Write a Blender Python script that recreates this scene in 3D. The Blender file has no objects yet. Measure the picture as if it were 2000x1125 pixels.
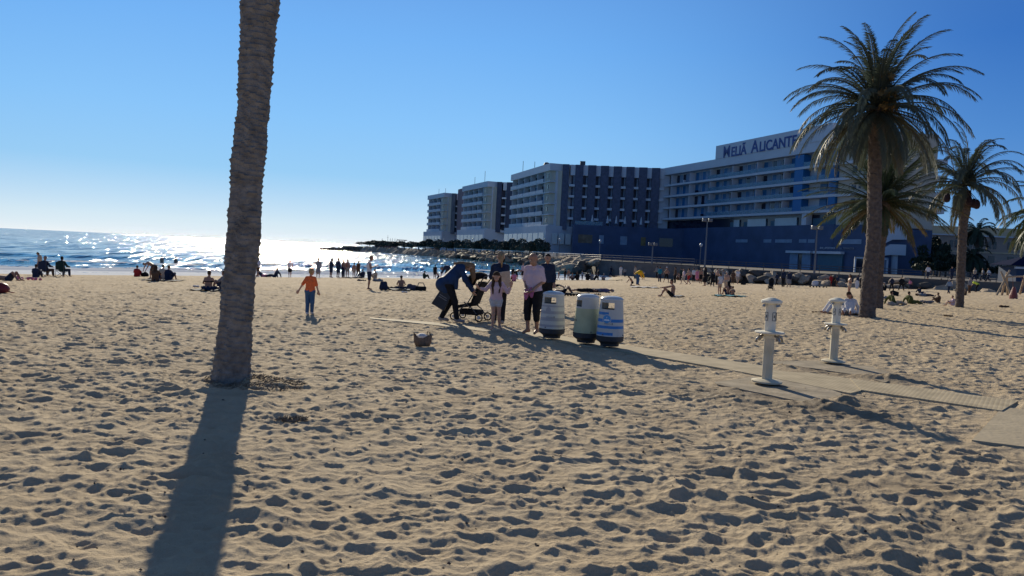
import bpy, math, random
import numpy as np
from mathutils import Vector, Matrix
random.seed(7); RNG = np.random.default_rng(11)
R = math.radians
SC = bpy.context.scene
COL = SC.collection

# ---------------------------------------------------------------- camera
CAMZ = 1.8; FPX = 1480.0; PITCH = R(2.72); ROLL = R(2.7)
Fv = Vector((0, math.cos(PITCH), -math.sin(PITCH))); U0 = Vector((0, math.sin(PITCH), math.cos(PITCH))); R0 = Vector((1, 0, 0))
Rv = R0*math.cos(ROLL) + U0*math.sin(ROLL); Uv = U0*math.cos(ROLL) - R0*math.sin(ROLL)
cd = bpy.data.cameras.new('camera'); cam = bpy.data.objects.new('camera', cd); COL.objects.link(cam); SC.camera = cam
cd.sensor_width = 36; cd.lens = 36*FPX/2000; cd.clip_start = .1; cd.clip_end = 30000
M = Matrix((Rv, Uv, -Fv)).transposed().to_4x4(); M.translation = (0, 0, CAMZ); cam.matrix_world = M

# ---------------------------------------------------------------- light
SUN_AZ = math.atan((552-1000)/1480); SUN_EL = R(21.5)       # azimuth measured from +Y towards +X
w = bpy.data.worlds.new('World'); SC.world = w; w.use_nodes = True
nt = w.node_tree; nt.nodes.clear()
wo = nt.nodes.new('ShaderNodeOutputWorld'); bg = nt.nodes.new('ShaderNodeBackground'); sky = nt.nodes.new('ShaderNodeTexSky')
sky.sky_type = 'NISHITA'; sky.sun_disc = False; sky.sun_elevation = SUN_EL; sky.sun_rotation = SUN_AZ
sky.air_density = 1.0; sky.dust_density = 0.35; sky.ozone_density = 2.2; sky.altitude = 0
def wnode(t, **k):
    q = nt.nodes.new(t)
    for a_, b_ in k.items(): setattr(q, a_, b_)
    return q
def srgb(c): return tuple(((v/255)/12.92 if v <= 10 else ((v/255+.055)/1.055)**2.4) for v in c)+(1,)
wtc = wnode('ShaderNodeTexCoord'); wsep = wnode('ShaderNodeSeparateXYZ'); nt.links.new(wtc.outputs['Generated'], wsep.inputs[0])
def wramp(stops):
    r_ = wnode('ShaderNodeValToRGB'); e = r_.color_ramp.elements
    for i, (deg, c) in enumerate(stops):
        p = math.sqrt(max(math.sin(R(deg)), 0)); q = e[i] if i < 2 else e.new(p); q.position = p; q.color = srgb(c)
    return r_
# the Nishita sky is very contrasty beside the sun: hand-set ramps by height and sun distance nearly replace it, dimmed overhead to darken the fill
wmx = wnode('ShaderNodeMath', operation='MAXIMUM'); wmx.inputs[1].default_value = 0; nt.links.new(wsep.outputs[2], wmx.inputs[0])
wsq = wnode('ShaderNodeMath', operation='SQRT'); nt.links.new(wmx.outputs[0], wsq.inputs[0])
near_ = wramp([(0, (246, 250, 252)), (90, (70, 80, 98)), (1.3, (216, 237, 249)), (5, (154, 208, 249)), (9, (136, 198, 253)), (15, (114, 180, 248)), (22, (96, 156, 230)), (45, (84, 106, 138))])
far_ = wramp([(0, (160, 196, 222)), (90, (70, 80, 98)), (1.3, (140, 184, 218)), (5, (100, 156, 216)), (9, (78, 138, 210)), (15, (56, 116, 197)), (22, (62, 112, 186)), (45, (74, 94, 128))])
for q in (near_, far_): nt.links.new(wsq.outputs[0], q.inputs[0])
wv = wnode('ShaderNodeVectorMath', operation='MULTIPLY'); wv.inputs[1].default_value = (1, 1, 0); nt.links.new(wtc.outputs['Generated'], wv.inputs[0])
wn_ = wnode('ShaderNodeVectorMath', operation='NORMALIZE'); nt.links.new(wv.outputs[0], wn_.inputs[0])
wd = wnode('ShaderNodeVectorMath', operation='DOT_PRODUCT'); wd.inputs[1].default_value = (math.sin(SUN_AZ), math.cos(SUN_AZ), 0); nt.links.new(wn_.outputs[0], wd.inputs[0])
wr = wnode('ShaderNodeMapRange', interpolation_type='SMOOTHSTEP'); wr.inputs[1].default_value = math.cos(R(51)); wr.inputs[2].default_value = math.cos(R(3)); nt.links.new(wd.outputs['Value'], wr.inputs[0])
wmix = wnode('ShaderNodeMix', data_type='RGBA'); nt.links.new(wr.outputs[0], wmix.inputs[0]); nt.links.new(far_.outputs[0], wmix.inputs['A']); nt.links.new(near_.outputs[0], wmix.inputs['B'])
wsc = wnode('ShaderNodeVectorMath', operation='SCALE'); wsc.inputs['Scale'].default_value = .10; nt.links.new(sky.outputs[0], wsc.inputs[0])
wmn = wnode('ShaderNodeVectorMath', operation='MINIMUM'); wmn.inputs[1].default_value = (.9, .95, 1.0); nt.links.new(wsc.outputs[0], wmn.inputs[0])
wm2 = wnode('ShaderNodeMix', data_type='RGBA'); wm2.inputs[0].default_value = .02; nt.links.new(wmix.outputs['Result'], wm2.inputs['A']); nt.links.new(wmn.outputs[0], wm2.inputs['B'])
bg.inputs[1].default_value = .80
nt.links.new(wm2.outputs['Result'], bg.inputs[0]); nt.links.new(bg.outputs[0], wo.inputs[0])
sl = bpy.data.lights.new('sun', 'SUN'); sun = bpy.data.objects.new('sun', sl); COL.objects.link(sun)
sl.energy = 4.75; sl.angle = R(.53); sl.color = (1, .89, .69)
sd = Vector((math.sin(SUN_AZ)*math.cos(SUN_EL), math.cos(SUN_AZ)*math.cos(SUN_EL), math.sin(SUN_EL)))
sun.rotation_euler = sd.to_track_quat('Z', 'Y').to_euler(); sun.location = (0, 0, 60)
SC.view_settings.view_transform = 'Standard'; SC.view_settings.look = 'None'; SC.view_settings.gamma = 1
SC.view_settings.exposure = 0.28
SC.cycles.use_denoising = True
SC.cycles.max_bounces = 7; SC.cycles.diffuse_bounces = 4; SC.cycles.transparent_max_bounces = 12

# ---------------------------------------------------------------- terrain shape
SEA = -1.62
def sstep(a, b, x):
    t = np.clip((x-a)/(b-a), 0, 1); return t*t*(3-2*t)
def terrain(x, y):
    x = np.asarray(x, float); y = np.asarray(y, float)
    u = .7*(y-x)
    s = u-14
    z = -.028*(np.where(s > 12, s, np.log1p(np.exp(np.clip(s, -50, 12)/2.0))*2.0))
    u2 = np.maximum(u-60, 0)
    z = z - .055*u2
    t = x/np.maximum(y, 1)
    fl = -6 + 4.85*sstep(.05, .145, t)
    z = np.maximum(z, fl)
    z = np.maximum(z, -6)
    # gentle broad swells
    z = z + .035*np.sin(x*.31+1.3)*np.cos(y*.23+.4)*sstep(8, 20, y)
    return z
def ray(px, py):
    d = Fv*FPX + Rv*(px-1000) - Uv*(py-562.5); return d.normalized()
def gp(px, py):
    "the point of the beach seen at a pixel of the photograph"
    d = ray(px, py); t = 1.0; o = Vector((0, 0, CAMZ)); step = .05
    prev = t
    while t < 900:
        p = o+d*t
        if p.z < float(terrain(p.x, p.y)):
            a, b = prev, t
            for _ in range(20):
                m = (a+b)/2; q = o+d*m
                if q.z < float(terrain(q.x, q.y)): b = m
                else: a = m
            q = o+d*b; return Vector((q.x, q.y, float(terrain(q.x, q.y))))
        prev = t; t += max(.05, t*.01)
    return o+d*900
def gps(px, py):
    "like gp, but never past the waterline"
    for k in range(40):
        q = gp(px, py)
        if q.z > SEA+.10 and q.y < 160: return q
        py += .35
    return q
def pY(px, py, Y):
    "the point at depth Y seen at a pixel"
    d = ray(px, py); return Vector((0, 0, CAMZ))+d*(Y/d.y)

# ---------------------------------------------------------------- materials
def mk(name, col, rough=.8, var=.12, scale=8.0, metal=0, spec=.35, bump=0, bscale=60, coat=0, trans=0, coord='Object', col2=None, alpha=1, sub=0):
    m = bpy.data.materials.new(name); m.use_nodes = True
    n = m.node_tree; b = n.nodes['Principled BSDF']
    b.inputs['Roughness'].default_value = rough; b.inputs['Metallic'].default_value = metal
    b.inputs['Specular IOR Level'].default_value = spec
    if coat: b.inputs['Coat Weight'].default_value = coat; b.inputs['Coat Roughness'].default_value = .15
    if trans: b.inputs['Transmission Weight'].default_value = trans
    if alpha < 1: b.inputs['Alpha'].default_value = alpha
    if sub:
        b.inputs['Subsurface Weight'].default_value = sub; b.inputs['Subsurface Radius'].default_value = (.02, .008, .004)
    c = list(col)[:3]
    if var or col2:
        tc = n.nodes.new('ShaderNodeTexCoord'); no = n.nodes.new('ShaderNodeTexNoise'); no.inputs['Scale'].default_value = scale
        no.inputs['Detail'].default_value = 5
        rp = n.nodes.new('ShaderNodeValToRGB'); rp.color_ramp.elements[0].position = .3; rp.color_ramp.elements[1].position = .7
        c2 = list(col2)[:3] if col2 else [v*(1+var) for v in c]; c1 = [v*(1-var) for v in c] if not col2 else c
        rp.color_ramp.elements[0].color = c1+[1]; rp.color_ramp.elements[1].color = c2+[1]
        n.links.new(tc.outputs[coord], no.inputs['Vector']); n.links.new(no.outputs['Fac'], rp.inputs[0]); n.links.new(rp.outputs[0], b.inputs['Base Color'])
    else: b.inputs['Base Color'].default_value = c+[1]
    if bump:
        tc2 = n.nodes.new('ShaderNodeTexCoord'); nb = n.nodes.new('ShaderNodeTexNoise'); nb.inputs['Scale'].default_value = bscale; nb.inputs['Detail'].default_value = 4
        bp = n.nodes.new('ShaderNodeBump'); bp.inputs['Strength'].default_value = bump; bp.inputs['Distance'].default_value = .02
        n.links.new(tc2.outputs[coord], nb.inputs['Vector']); n.links.new(nb.outputs['Fac'], bp.inputs['Height']); n.links.new(bp.outputs[0], b.inputs['Normal'])
    return m

# ---------------------------------------------------------------- object helpers
class MB:
    "collects shapes that become one mesh object"
    def __init__(s): s.v = []; s.f = []; s.mi = []; s.mats = []
    def add(s, vs, fs, m=None):
        o = len(s.v); s.v += [tuple(p) for p in vs]; s.f += [tuple(i+o for i in f) for f in fs]
        k = 0
        if m is not None:
            if m not in s.mats: s.mats.append(m)
            k = s.mats.index(m)
        s.mi += [k]*len(fs)
    def box(s, c, d, m=None, M=None):
        x, y, z = d[0]/2, d[1]/2, d[2]/2
        vs = [Vector((c[0]+i*x, c[1]+j*y, c[2]+k*z)) for k in (-1, 1) for j in (-1, 1) for i in (-1, 1)]
        if M is not None: vs = [M @ v for v in vs]
        s.add(vs, [(0, 2, 3, 1), (4, 5, 7, 6), (0, 1, 5, 4), (2, 6, 7, 3), (0, 4, 6, 2), (1, 3, 7, 5)], m)
    def tube(s, pts, rs, n=8, m=None, cap=True):
        pts = [Vector(p) for p in pts]
        if not hasattr(rs, '__len__'): rs = [rs]*len(pts)
        vs = []; fs = []; ref = None
        for i, p in enumerate(pts):
            t = (pts[min(i+1, len(pts)-1)]-pts[max(i-1, 0)])
            if t.length < 1e-9: t = Vector((0, 0, 1))
            t.normalize()
            if ref is None: ref = t.orthogonal().normalized()
            ref = (ref-t*ref.dot(t))
            if ref.length < 1e-6: ref = t.orthogonal()
            ref.normalize(); b = t.cross(ref)
            for k in range(n):
                a = 2*math.pi*k/n; vs.append(p+(ref*math.cos(a)+b*math.sin(a))*rs[i])
        for i in range(len(pts)-1):
            for k in range(n):
                a, b_ = i*n+k, i*n+(k+1) % n; fs.append((a, b_, b_+n, a+n))
        if cap: fs.append(tuple(range(n-1, -1, -1))); fs.append(tuple((len(pts)-1)*n+k for k in range(n)))
        s.add(vs, fs, m)
    def lathe(s, prof, n=32, m=None, c=(0, 0, 0), cap=True):
        vs = []; fs = []
        for r, z in prof:
            for k in range(n):
                a = 2*math.pi*k/n; vs.append((c[0]+r*math.cos(a), c[1]+r*math.sin(a), c[2]+z))
        for i in range(len(prof)-1):
            for k in range(n):
                a, b_ = i*n+k, i*n+(k+1) % n; fs.append((a, b_, b_+n, a+n))
        if cap: fs.append(tuple(range(n-1, -1, -1))); fs.append(tuple((len(prof)-1)*n+k for k in range(n)))
        s.add(vs, fs, m)
    def build(s, name, m=None, parent=None, smooth=False, bevel=0, loc=None, rotz=0):
        me = bpy.data.meshes.new(name); me.from_pydata(s.v, [], s.f)
        if s.mats:
            for q in s.mats: me.materials.append(q)
            me.polygons.foreach_set('material_index', s.mi)
        elif m: me.materials.append(m)
        if smooth: me.polygons.foreach_set('use_smooth', [True]*len(me.polygons))
        me.update()
        o = bpy.data.objects.new(name, me); COL.objects.link(o)
        if parent: o.parent = parent
        if loc is not None: o.location = loc
        o.rotation_euler.z = rotz
        if bevel:
            bv = o.modifiers.new('bevel', 'BEVEL'); bv.width = bevel; bv.segments = 2; bv.limit_method = 'ANGLE'; bv.angle_limit = R(40)
        return o
def thing(name, label, cat, loc=(0, 0, 0), rotz=0, group=None):
    o = bpy.data.objects.new(name, None); COL.objects.link(o); o.empty_display_size = .2
    o.location = loc; o.rotation_euler = (0, 0, rotz); o['label'] = label; o['category'] = cat
    if group: o['group'] = group
    return o
def tag(o, label, cat, group=None, kind=None):
    o['label'] = label; o['category'] = cat
    if group: o['group'] = group
    if kind: o['kind'] = kind
    return o
def meshobj(name, V, F, mat, parent=None, smooth=True):
    "quads or triangles as numpy arrays"
    me = bpy.data.meshes.new(name); n = len(V); k = F.shape[1]
    me.vertices.add(n); me.vertices.foreach_set('co', np.asarray(V, np.float32).ravel())
    me.loops.add(F.size); me.loops.foreach_set('vertex_index', F.astype(np.int32).ravel())
    me.polygons.add(len(F)); me.polygons.foreach_set('loop_start', np.arange(0, F.size, k, dtype=np.int32))
    me.polygons.foreach_set('use_smooth', np.full(len(F), smooth))
    me.update(calc_edges=True); me.validate()
    if mat: me.materials.append(mat)
    o = bpy.data.objects.new(name, me); COL.objects.link(o)
    if parent: o.parent = parent
    return o

# ---------------------------------------------------------------- noise for the sand
def h2(i, j, k=0):
    n = (i*374761393 + j*668265263 + k*2147483647 + 12345) & 0xffffffff
    n = ((n ^ (n >> 13))*1274126177) & 0xffffffff; n = (n ^ (n >> 16)) & 0xffffffff
    n = ((n ^ (n >> 15))*2246822519) & 0xffffffff; n = n ^ (n >> 13)
    return (n & 0xffffff)/float(0x1000000)
def vnoise(x, y, s, k=0):
    x = x/s; y = y/s; i = np.floor(x).astype(np.int64); j = np.floor(y).astype(np.int64); fx = x-i; fy = y-j
    fx = fx*fx*(3-2*fx); fy = fy*fy*(3-2*fy)
    a = h2(i, j, k); b = h2(i+1, j, k); c = h2(i, j+1, k); d = h2(i+1, j+1, k)
    return (a*(1-fx)+b*fx)*(1-fy)+(c*(1-fx)+d*fx)*fy
def dimples(x, y, cell, k, depth, rmin, rmax, prob):
    "trodden hollows: elliptical pits with a pushed-up rim"
    out = np.zeros_like(x); gi = np.floor(x/cell).astype(np.int64); gj = np.floor(y/cell).astype(np.int64)
    for a in (-1, 0, 1):
        for b in (-1, 0, 1):
            i = gi+a; j = gj+b
            cx = (i+h2(i, j, k))*cell; cy = (j+h2(i, j, k+1))*cell
            on = h2(i, j, k+2) < prob; th = h2(i, j, k+3)*np.pi; rr = rmin+(rmax-rmin)*h2(i, j, k+4); el = 1.2+1.1*h2(i, j, k+5)
            dx = x-cx; dy = y-cy; c, s = np.cos(th), np.sin(th)
            p = (dx*c+dy*s)/(rr*el); q = (-dx*s+dy*c)/rr; d2 = p*p+q*q
            dd = depth*(.45+.9*h2(i, j, k+6))
            rim = np.exp(-((np.sqrt(d2)-1.25)/.33)**2)*.42*(.6+.8*(q > 0))
            out += np.where(on, dd*(-np.exp(-d2*d2*.9)+rim), 0)
    return out
def ridges(x, y, cell, k):
    gi = np.floor(x/cell).astype(np.int64); gj = np.floor(y/cell).astype(np.int64)
    f1 = np.full(x.shape, 9.0); 
    for a in (-1, 0, 1):
        for b in (-1, 0, 1):
            i = gi+a; j = gj+b
            d = ((i+h2(i, j, k))*cell-x)**2+((j+h2(i, j, k+1))*cell-y)**2
            f1 = np.minimum(f1, d/(cell*cell))
    return f1
# ---------------------------------------------------------------- the sand
# flat areas of the beach: list of (polygon, level offset)
def gpl(*pts): return [tuple(gp(*p)[:2]) for p in pts]
WA_U = [(722, 621), (1000, 644), (1220, 675), (1400, 702), (1660, 742)]
WA_L = [(722, 623), (859, 637), (1050, 662), (1240, 691), (1400, 719), (1490, 736), (1661, 770)]
WB_U = [(1660, 741.5), (1988, 786)]; WB_L = [(1681, 764), (1956, 805)]
WALK_A = gpl(*WA_U, *WA_L[::-1]); WALK_B = gpl(*WB_U, *WB_L[::-1])
PAD1 = gpl((1395, 748), (1520, 736), (1660, 772), (1630, 792), (1600, 803), (1480, 772))
PAD2 = gpl((1505, 707), (1600, 706), (1680, 713), (1770, 738), (1720, 750), (1600, 724))
SLAB = gpl((1898, 862), (1960, 795), (2200, 830), (2330, 915), (2080, 882))
def inside_dist(px, py, poly):
    "signed distance to a polygon, positive inside"
    P = np.array(poly); n = len(P); d = np.full(px.shape, 1e9); ins = np.zeros(px.shape, bool)
    for i in range(n):
        a = P[i]; b = P[(i+1) % n]; e = b-a; L = (e**2).sum()
        if L < 1e-9: continue
        t = np.clip(((px-a[0])*e[0]+(py-a[1])*e[1])/L, 0, 1)
        d = np.minimum(d, (px-a[0]-t*e[0])**2+(py-a[1]-t*e[1])**2)
        c = ((a[1] > py) != (b[1] > py)) & (px < (b[0]-a[0])*(py-a[1])/((b[1]-a[1]) if b[1] != a[1] else 1e-9)+a[0])
        ins ^= c
    d = np.sqrt(d); return np.where(ins, d, -d)
PALM0 = gp(450, 750)
def sand_height(x, y):
    z = terrain(x, y); r = np.hypot(x, y)
    wx = x+.12*(vnoise(x, y, .5, 50)-.5)+.05*(vnoise(x, y, .17, 51)-.5); wy = y+.12*(vnoise(x, y, .5, 52)-.5)+.05*(vnoise(x, y, .17, 53)-.5)
    h = np.zeros_like(x)
    # overlapping trodden bowls that meet in sharp little crests
    far = sstep(8, 22, np.hypot(x, y)); lv = 1.0+.5*vnoise(x, y, 1.1, 60)
    h += lv*(.040*ridges(wx*.92, wy*1.5, .27, 21)+.024*ridges(wx*.95+7, wy*1.5, .15, 31)+.009*ridges(wx, wy*1.2, .065, 41))
    h += dimples(wx, wy*1.5, .27, 1, .009, .05, .09, .5)+dimples(x, y, .55, 15, .011, .07, .12, .4)
    h += .020*(vnoise(x, y*1.4, .62, 61)-.5)+.012*(vnoise(x, y*1.5, .27, 66)-.5)+far*dimples(x*1.1, y*1.2, .36, 17, .020, .07, .12, .8)
    h += .06*(vnoise(x, y, 2.7, 62)-.5)+.006*(vnoise(x, y, .11, 63)-.5)+.004*(vnoise(x, y, .05, 64)-.5)
    u = .7*(y-x)
    amp = 1-.8*sstep(54, 62, u)
    flat = np.ones_like(x); near = r < 60
    for poly, soft, keep in ((WALK_A, .12, 0), (WALK_B, .15, 0), (PAD1, .35, .55), (PAD2, .35, .5), (SLAB, .5, .34)):
        dd = inside_dist(x[near], y[near], poly)
        dd = dd+(vnoise(x[near], y[near], .33, 70)-.5)*(.42 if keep else .16)+(vnoise(x[near], y[near], .09, 71)-.5)*.08; kp = keep if keep else .30*sstep(.60, .85, vnoise(x[near], y[near], .5, 72))
        flat[near] = np.minimum(flat[near], 1-(1-kp)*sstep(-soft, .02, dd))
    h = (h-.014)*amp*(.10+.90*flat)-(1-flat)*.006
    # heaps of wet sand beside the showers
    for (px, py, hh, rr) in ((1655, 785, .09, .20), (1625, 797, .08, .22), (1600, 790, .05, .2), (1745, 742, .10, .2), (1700, 737, .06, .25), (1440, 778, .05, .35), (1550, 792, .05, .25), (1540, 722, .05, .4)):
        q = gp(px, py); d2 = ((x-q.x)**2+(y-q.y)**2)/(rr*rr); h += hh*np.exp(-d2)*(.75+.5*vnoise(x, y, .06, 80))
    # a low mound at the palm's foot
    d = np.hypot(x-PALM0.x, y-PALM0.y); h += .05*np.exp(-(d/.55)**2)
    return z+h
def sheet_z(p, off): return float(sand_height(np.array([p[0]]), np.array([p[1]]))[0])+off

rs = [.4, 1.2, 2.2, 3.0]
while rs[-1] < 420:
    r = rs[-1]; rs.append(r+(r*(0.003 if r < 10 else .0026 if r < 70 else .012 if r < 130 else .05)))
rs = np.array(rs); NA = 1150
th = np.concatenate([np.linspace(R(-40), R(40), NA), np.linspace(R(40), R(80), 330)[1:], np.linspace(R(80), R(280), 60)[1:-1], np.linspace(R(280), R(320), 330)[:-1]])
TT, RR = np.meshgrid(th, rs); X = RR*np.sin(TT); Y = RR*np.cos(TT); Z = sand_height(X, Y)
nr, na = X.shape; idx = np.arange(nr*na).reshape(nr, na); nx = np.roll(idx, -1, axis=1)
Fq = np.stack([idx[:-1], nx[:-1], nx[1:], idx[1:]], -1).reshape(-1, 4)[:, ::-1]
ms = bpy.data.materials.new('sand'); ms.use_nodes = True
n = ms.node_tree; b = n.nodes['Principled BSDF']; b.inputs['Roughness'].default_value = .95; b.inputs['Specular IOR Level'].default_value = .12
tc = n.nodes.new('ShaderNodeTexCoord')
n1 = n.nodes.new('ShaderNodeTexNoise'); n1.inputs['Scale'].default_value = .9; n1.inputs['Detail'].default_value = 8; n1.inputs['Roughness'].default_value = .65
rp = n.nodes.new('ShaderNodeValToRGB'); rp.color_ramp.elements[0].position = .32; rp.color_ramp.elements[1].position = .68
rp.color_ramp.elements[0].color = (.46, .36, .238, 1); rp.color_ramp.elements[1].color = (.55, .445, .305, 1)
n2 = n.nodes.new('ShaderNodeTexNoise'); n2.inputs['Scale'].default_value = 260; n2.inputs['Detail'].default_value = 3
mx = n.nodes.new('ShaderNodeMix'); mx.data_type = 'RGBA'; mx.blend_type = 'OVERLAY'; mx.inputs[0].default_value = .35
n.links.new(tc.outputs['Object'], n1.inputs['Vector']); n.links.new(tc.outputs['Object'], n2.inputs['Vector'])
n.links.new(n1.outputs['Fac'], rp.inputs[0]); n.links.new(rp.outputs[0], mx.inputs['A']); n.links.new(n2.outputs['Fac'], mx.inputs['B'])
# wet sand: attribute painted by distance to water and showers (a real stain)
at = n.nodes.new('ShaderNodeAttribute'); at.attribute_name = 'wet'
wm = n.nodes.new('ShaderNodeMix'); wm.data_type = 'RGBA'; wm.inputs['B'].default_value = (.14, .105, .07, 1)
n.links.new(at.outputs['Fac'], wm.inputs[0]); n.links.new(mx.outputs['Result'], wm.inputs['A']); n.links.new(wm.outputs['Result'], b.inputs['Base Color'])
rr_ = n.nodes.new('ShaderNodeMapRange'); rr_.inputs[3].default_value = .95; rr_.inputs[4].default_value = .55
n.links.new(at.outputs['Fac'], rr_.inputs[0]); n.links.new(rr_.outputs[0], b.inputs['Roughness'])
n3 = n.nodes.new('ShaderNodeTexNoise'); n3.inputs['Scale'].default_value = 45; n3.inputs['Detail'].default_value = 6; n3.inputs['Roughness'].default_value = .7
bp = n.nodes.new('ShaderNodeBump'); bp.inputs['Strength'].default_value = .9; bp.inputs['Distance'].default_value = .02
n.links.new(tc.outputs['Object'], n3.inputs['Vector']); n.links.new(n3.outputs['Fac'], bp.inputs['Height']); n.links.new(bp.outputs[0], b.inputs['Normal'])
sand = meshobj('sand_beach', np.stack([X, Y, Z], -1).reshape(-1, 3), Fq, ms)
sand['kind'] = 'structure'
wet = sstep(SEA+.32, SEA+.10, Z)*.8
for (px, py, r_) in ((1600, 795, .9), (1480, 775, .7), (1660, 782, .35), (1700, 735, .8), (1600, 720, .7), (1760, 740, .3), (1390, 770, .5)):
    q = gp(px, py); wet = np.maximum(wet, np.exp(-(np.hypot(X-q.x, Y-q.y)/r_)**2*1.3)*(.35+.7*vnoise(X, Y, .25, 90)))
q = gp(1990, 1080); wet = np.maximum(wet, .35*np.exp(-(((X-q.x)/1.6)**2+((Y-q.y)/2.5)**2))*vnoise(X, Y, .3, 91)*1.3)
wa = sand.data.attributes.new('wet', 'FLOAT', 'POINT'); wa.data.foreach_set('value', np.clip(wet, 0, 1).astype(np.float32).ravel())

# ---------------------------------------------------------------- the sea
mw = bpy.data.materials.new('sea_water'); mw.use_nodes = True
n = mw.node_tree; b = n.nodes['Principled BSDF']; b.inputs['Roughness'].default_value = .085; b.inputs['IOR'].default_value = 1.33
b.inputs['Base Color'].default_value = (.03, .19, .33, 1)
geo = n.nodes.new('ShaderNodeNewGeometry')
mp = n.nodes.new('ShaderNodeMapping'); n.links.new(geo.outputs['Position'], mp.inputs[0])
def facets(sx, sy, det):
    "wave facets: long swell lines broken into short glinting crests"
    q = n.nodes.new('ShaderNodeMapping'); q.inputs['Scale'].default_value = (sx, sy, 1); q.inputs['Rotation'].default_value = (0, 0, R(6))
    a = n.nodes.new('ShaderNodeTexNoise'); a.inputs['Scale'].default_value = 1; a.inputs['Detail'].default_value = det; a.inputs['Roughness'].default_value = .6
    n.links.new(geo.outputs['Position'], q.inputs[0]); n.links.new(q.outputs[0], a.inputs['Vector'])
    v = n.nodes.new('ShaderNodeVectorMath'); v.operation = 'SUBTRACT'; v.inputs[1].default_value = (.5, .5, .5); n.links.new(a.outputs['Color'], v.inputs[0]); return v
fa1 = facets(3.0, .15, 2); fa2 = facets(1.1, .035, 2)
def vscale(a, k):
    v = n.nodes.new('ShaderNodeVectorMath'); v.operation = 'MULTIPLY'; v.inputs[1].default_value = k; n.links.new(a.outputs[0], v.inputs[0]); return v
v1 = vscale(fa1, (2.0, 1.9, 0)); v2 = vscale(fa2, (1.7, 1.7, 0))
va = n.nodes.new('ShaderNodeVectorMath'); n.links.new(v1.outputs[0], va.inputs[0]); n.links.new(v2.outputs[0], va.inputs[1])
vb = n.nodes.new('ShaderNodeVectorMath'); n.links.new(va.outputs[0], vb.inputs[0]); n.links.new(geo.outputs['Normal'], vb.inputs[1])
vc = n.nodes.new('ShaderNodeVectorMath'); vc.operation = 'NORMALIZE'; n.links.new(vb.outputs[0], vc.inputs[0]); n.links.new(vc.outputs[0], b.inputs['Normal'])
def sea_wave(x, y):
    u = .7*(y-x); v = .7*(y+x); d = np.hypot(x, y)
    amp = 1-sstep(150, 500, u)
    h = .05*np.sin(u*.55+.7*np.sin(v*.05))*amp+.06*(vnoise(u, v, 3.5, 5)-.5)*amp
    # breakers rolling in close to the shore
    for (c, a_, wd, kk) in ((71.5, .22, 1.3, 1), (79, .24, 1.7, 2), (92, .26, 2.4, 3), (112, .2, 3, 4)):
        cc = c+4*(vnoise(v, v*0, 30, kk)-.5)+1.5*(vnoise(v, v*0, 7, kk+9)-.5)
        q = (u-cc); h += a_*(.5+vnoise(v, v*0, 18, kk+20))*np.where(q < 0, np.exp(-(q/(wd*.45))**2), np.exp(-(q/wd)**2))
    return SEA+h
rr = [30.]
while rr[-1] < 24000:
    r = rr[-1]; rr.append(r*(1.004 if r < 180 else 1.012 if r < 700 else 1.08))
rr = np.array(rr); ta = np.concatenate([np.linspace(R(-58), R(16), 520), np.linspace(R(16), R(75), 30)[1:]])
TT, RR2 = np.meshgrid(ta, rr); X2 = RR2*np.sin(TT); Y2 = RR2*np.cos(TT); Z2 = sea_wave(X2, Y2)
Z2 -= (RR2**2)/(2*6.371e6)*0
nr, na = X2.shape; idx = np.arange(nr*na).reshape(nr, na)
Fq = np.stack([idx[:-1, :-1], idx[:-1, 1:], idx[1:, 1:], idx[1:, :-1]], -1).reshape(-1, 4)[:, ::-1]
sea = meshobj('sea_water', np.stack([X2, Y2, Z2], -1).reshape(-1, 3), Fq, mw); sea['kind'] = 'structure'
# foam belongs to the water: second material mixed by an attribute
u = .7*(Y2-X2); v = .7*(Y2+X2); foam = np.zeros_like(u)
depth = Z2-terrain(X2, Y2)
foam = np.maximum(foam, sstep(.75, .05, depth)*(.55+.8*vnoise(u, v, 1.2, 40)))
for (c, wd, st, kk) in ((67.6, 2.2, 1.0, 1), (70.8, 2.0, 1.0, 1), (74.5, 1.6, .85, 1), (78.2, .9, .8, 2), (91.5, .7, .6, 3)):
    cc = c+4*(vnoise(v, v*0, 30, kk)-.5)+1.5*(vnoise(v, v*0, 7, kk+9)-.5)
    foam = np.maximum(foam, st*np.exp(-((u-cc)/wd)**2)*(.35+.9*vnoise(u, v/3, .8, 41)))
fa = sea.data.attributes.new('foam', 'FLOAT', 'POINT'); fa.data.foreach_set('value', np.clip(foam, 0, 1).astype(np.float32).ravel())
at = n.nodes.new('ShaderNodeAttribute'); at.attribute_name = 'foam'
fn = n.nodes.new('ShaderNodeTexNoise'); fn.inputs['Scale'].default_value = 2.2; fn.inputs['Detail'].default_value = 6; n.links.new(mp.outputs[0], fn.inputs['Vector'])
sm = n.nodes.new('ShaderNodeMath'); sm.operation = 'ADD'; n.links.new(at.outputs['Fac'], sm.inputs[0]); n.links.new(fn.outputs['Fac'], sm.inputs[1])
mr = n.nodes.new('ShaderNodeMapRange'); mr.inputs[1].default_value = .82; mr.inputs[2].default_value = .98; n.links.new(sm.outputs[0], mr.inputs[0])
fd = n.nodes.new('ShaderNodeBsdfDiffuse'); fd.inputs[0].default_value = (.8, .82, .82, 1)
ms_ = n.nodes.new('ShaderNodeMixShader'); out = n.nodes['Material Output']
n.links.new(mr.outputs[0], ms_.inputs[0]); n.links.new(b.outputs[0], ms_.inputs[1]); n.links.new(fd.outputs[0], ms_.inputs[2]); n.links.new(ms_.outputs[0], out.inputs[0])
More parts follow.
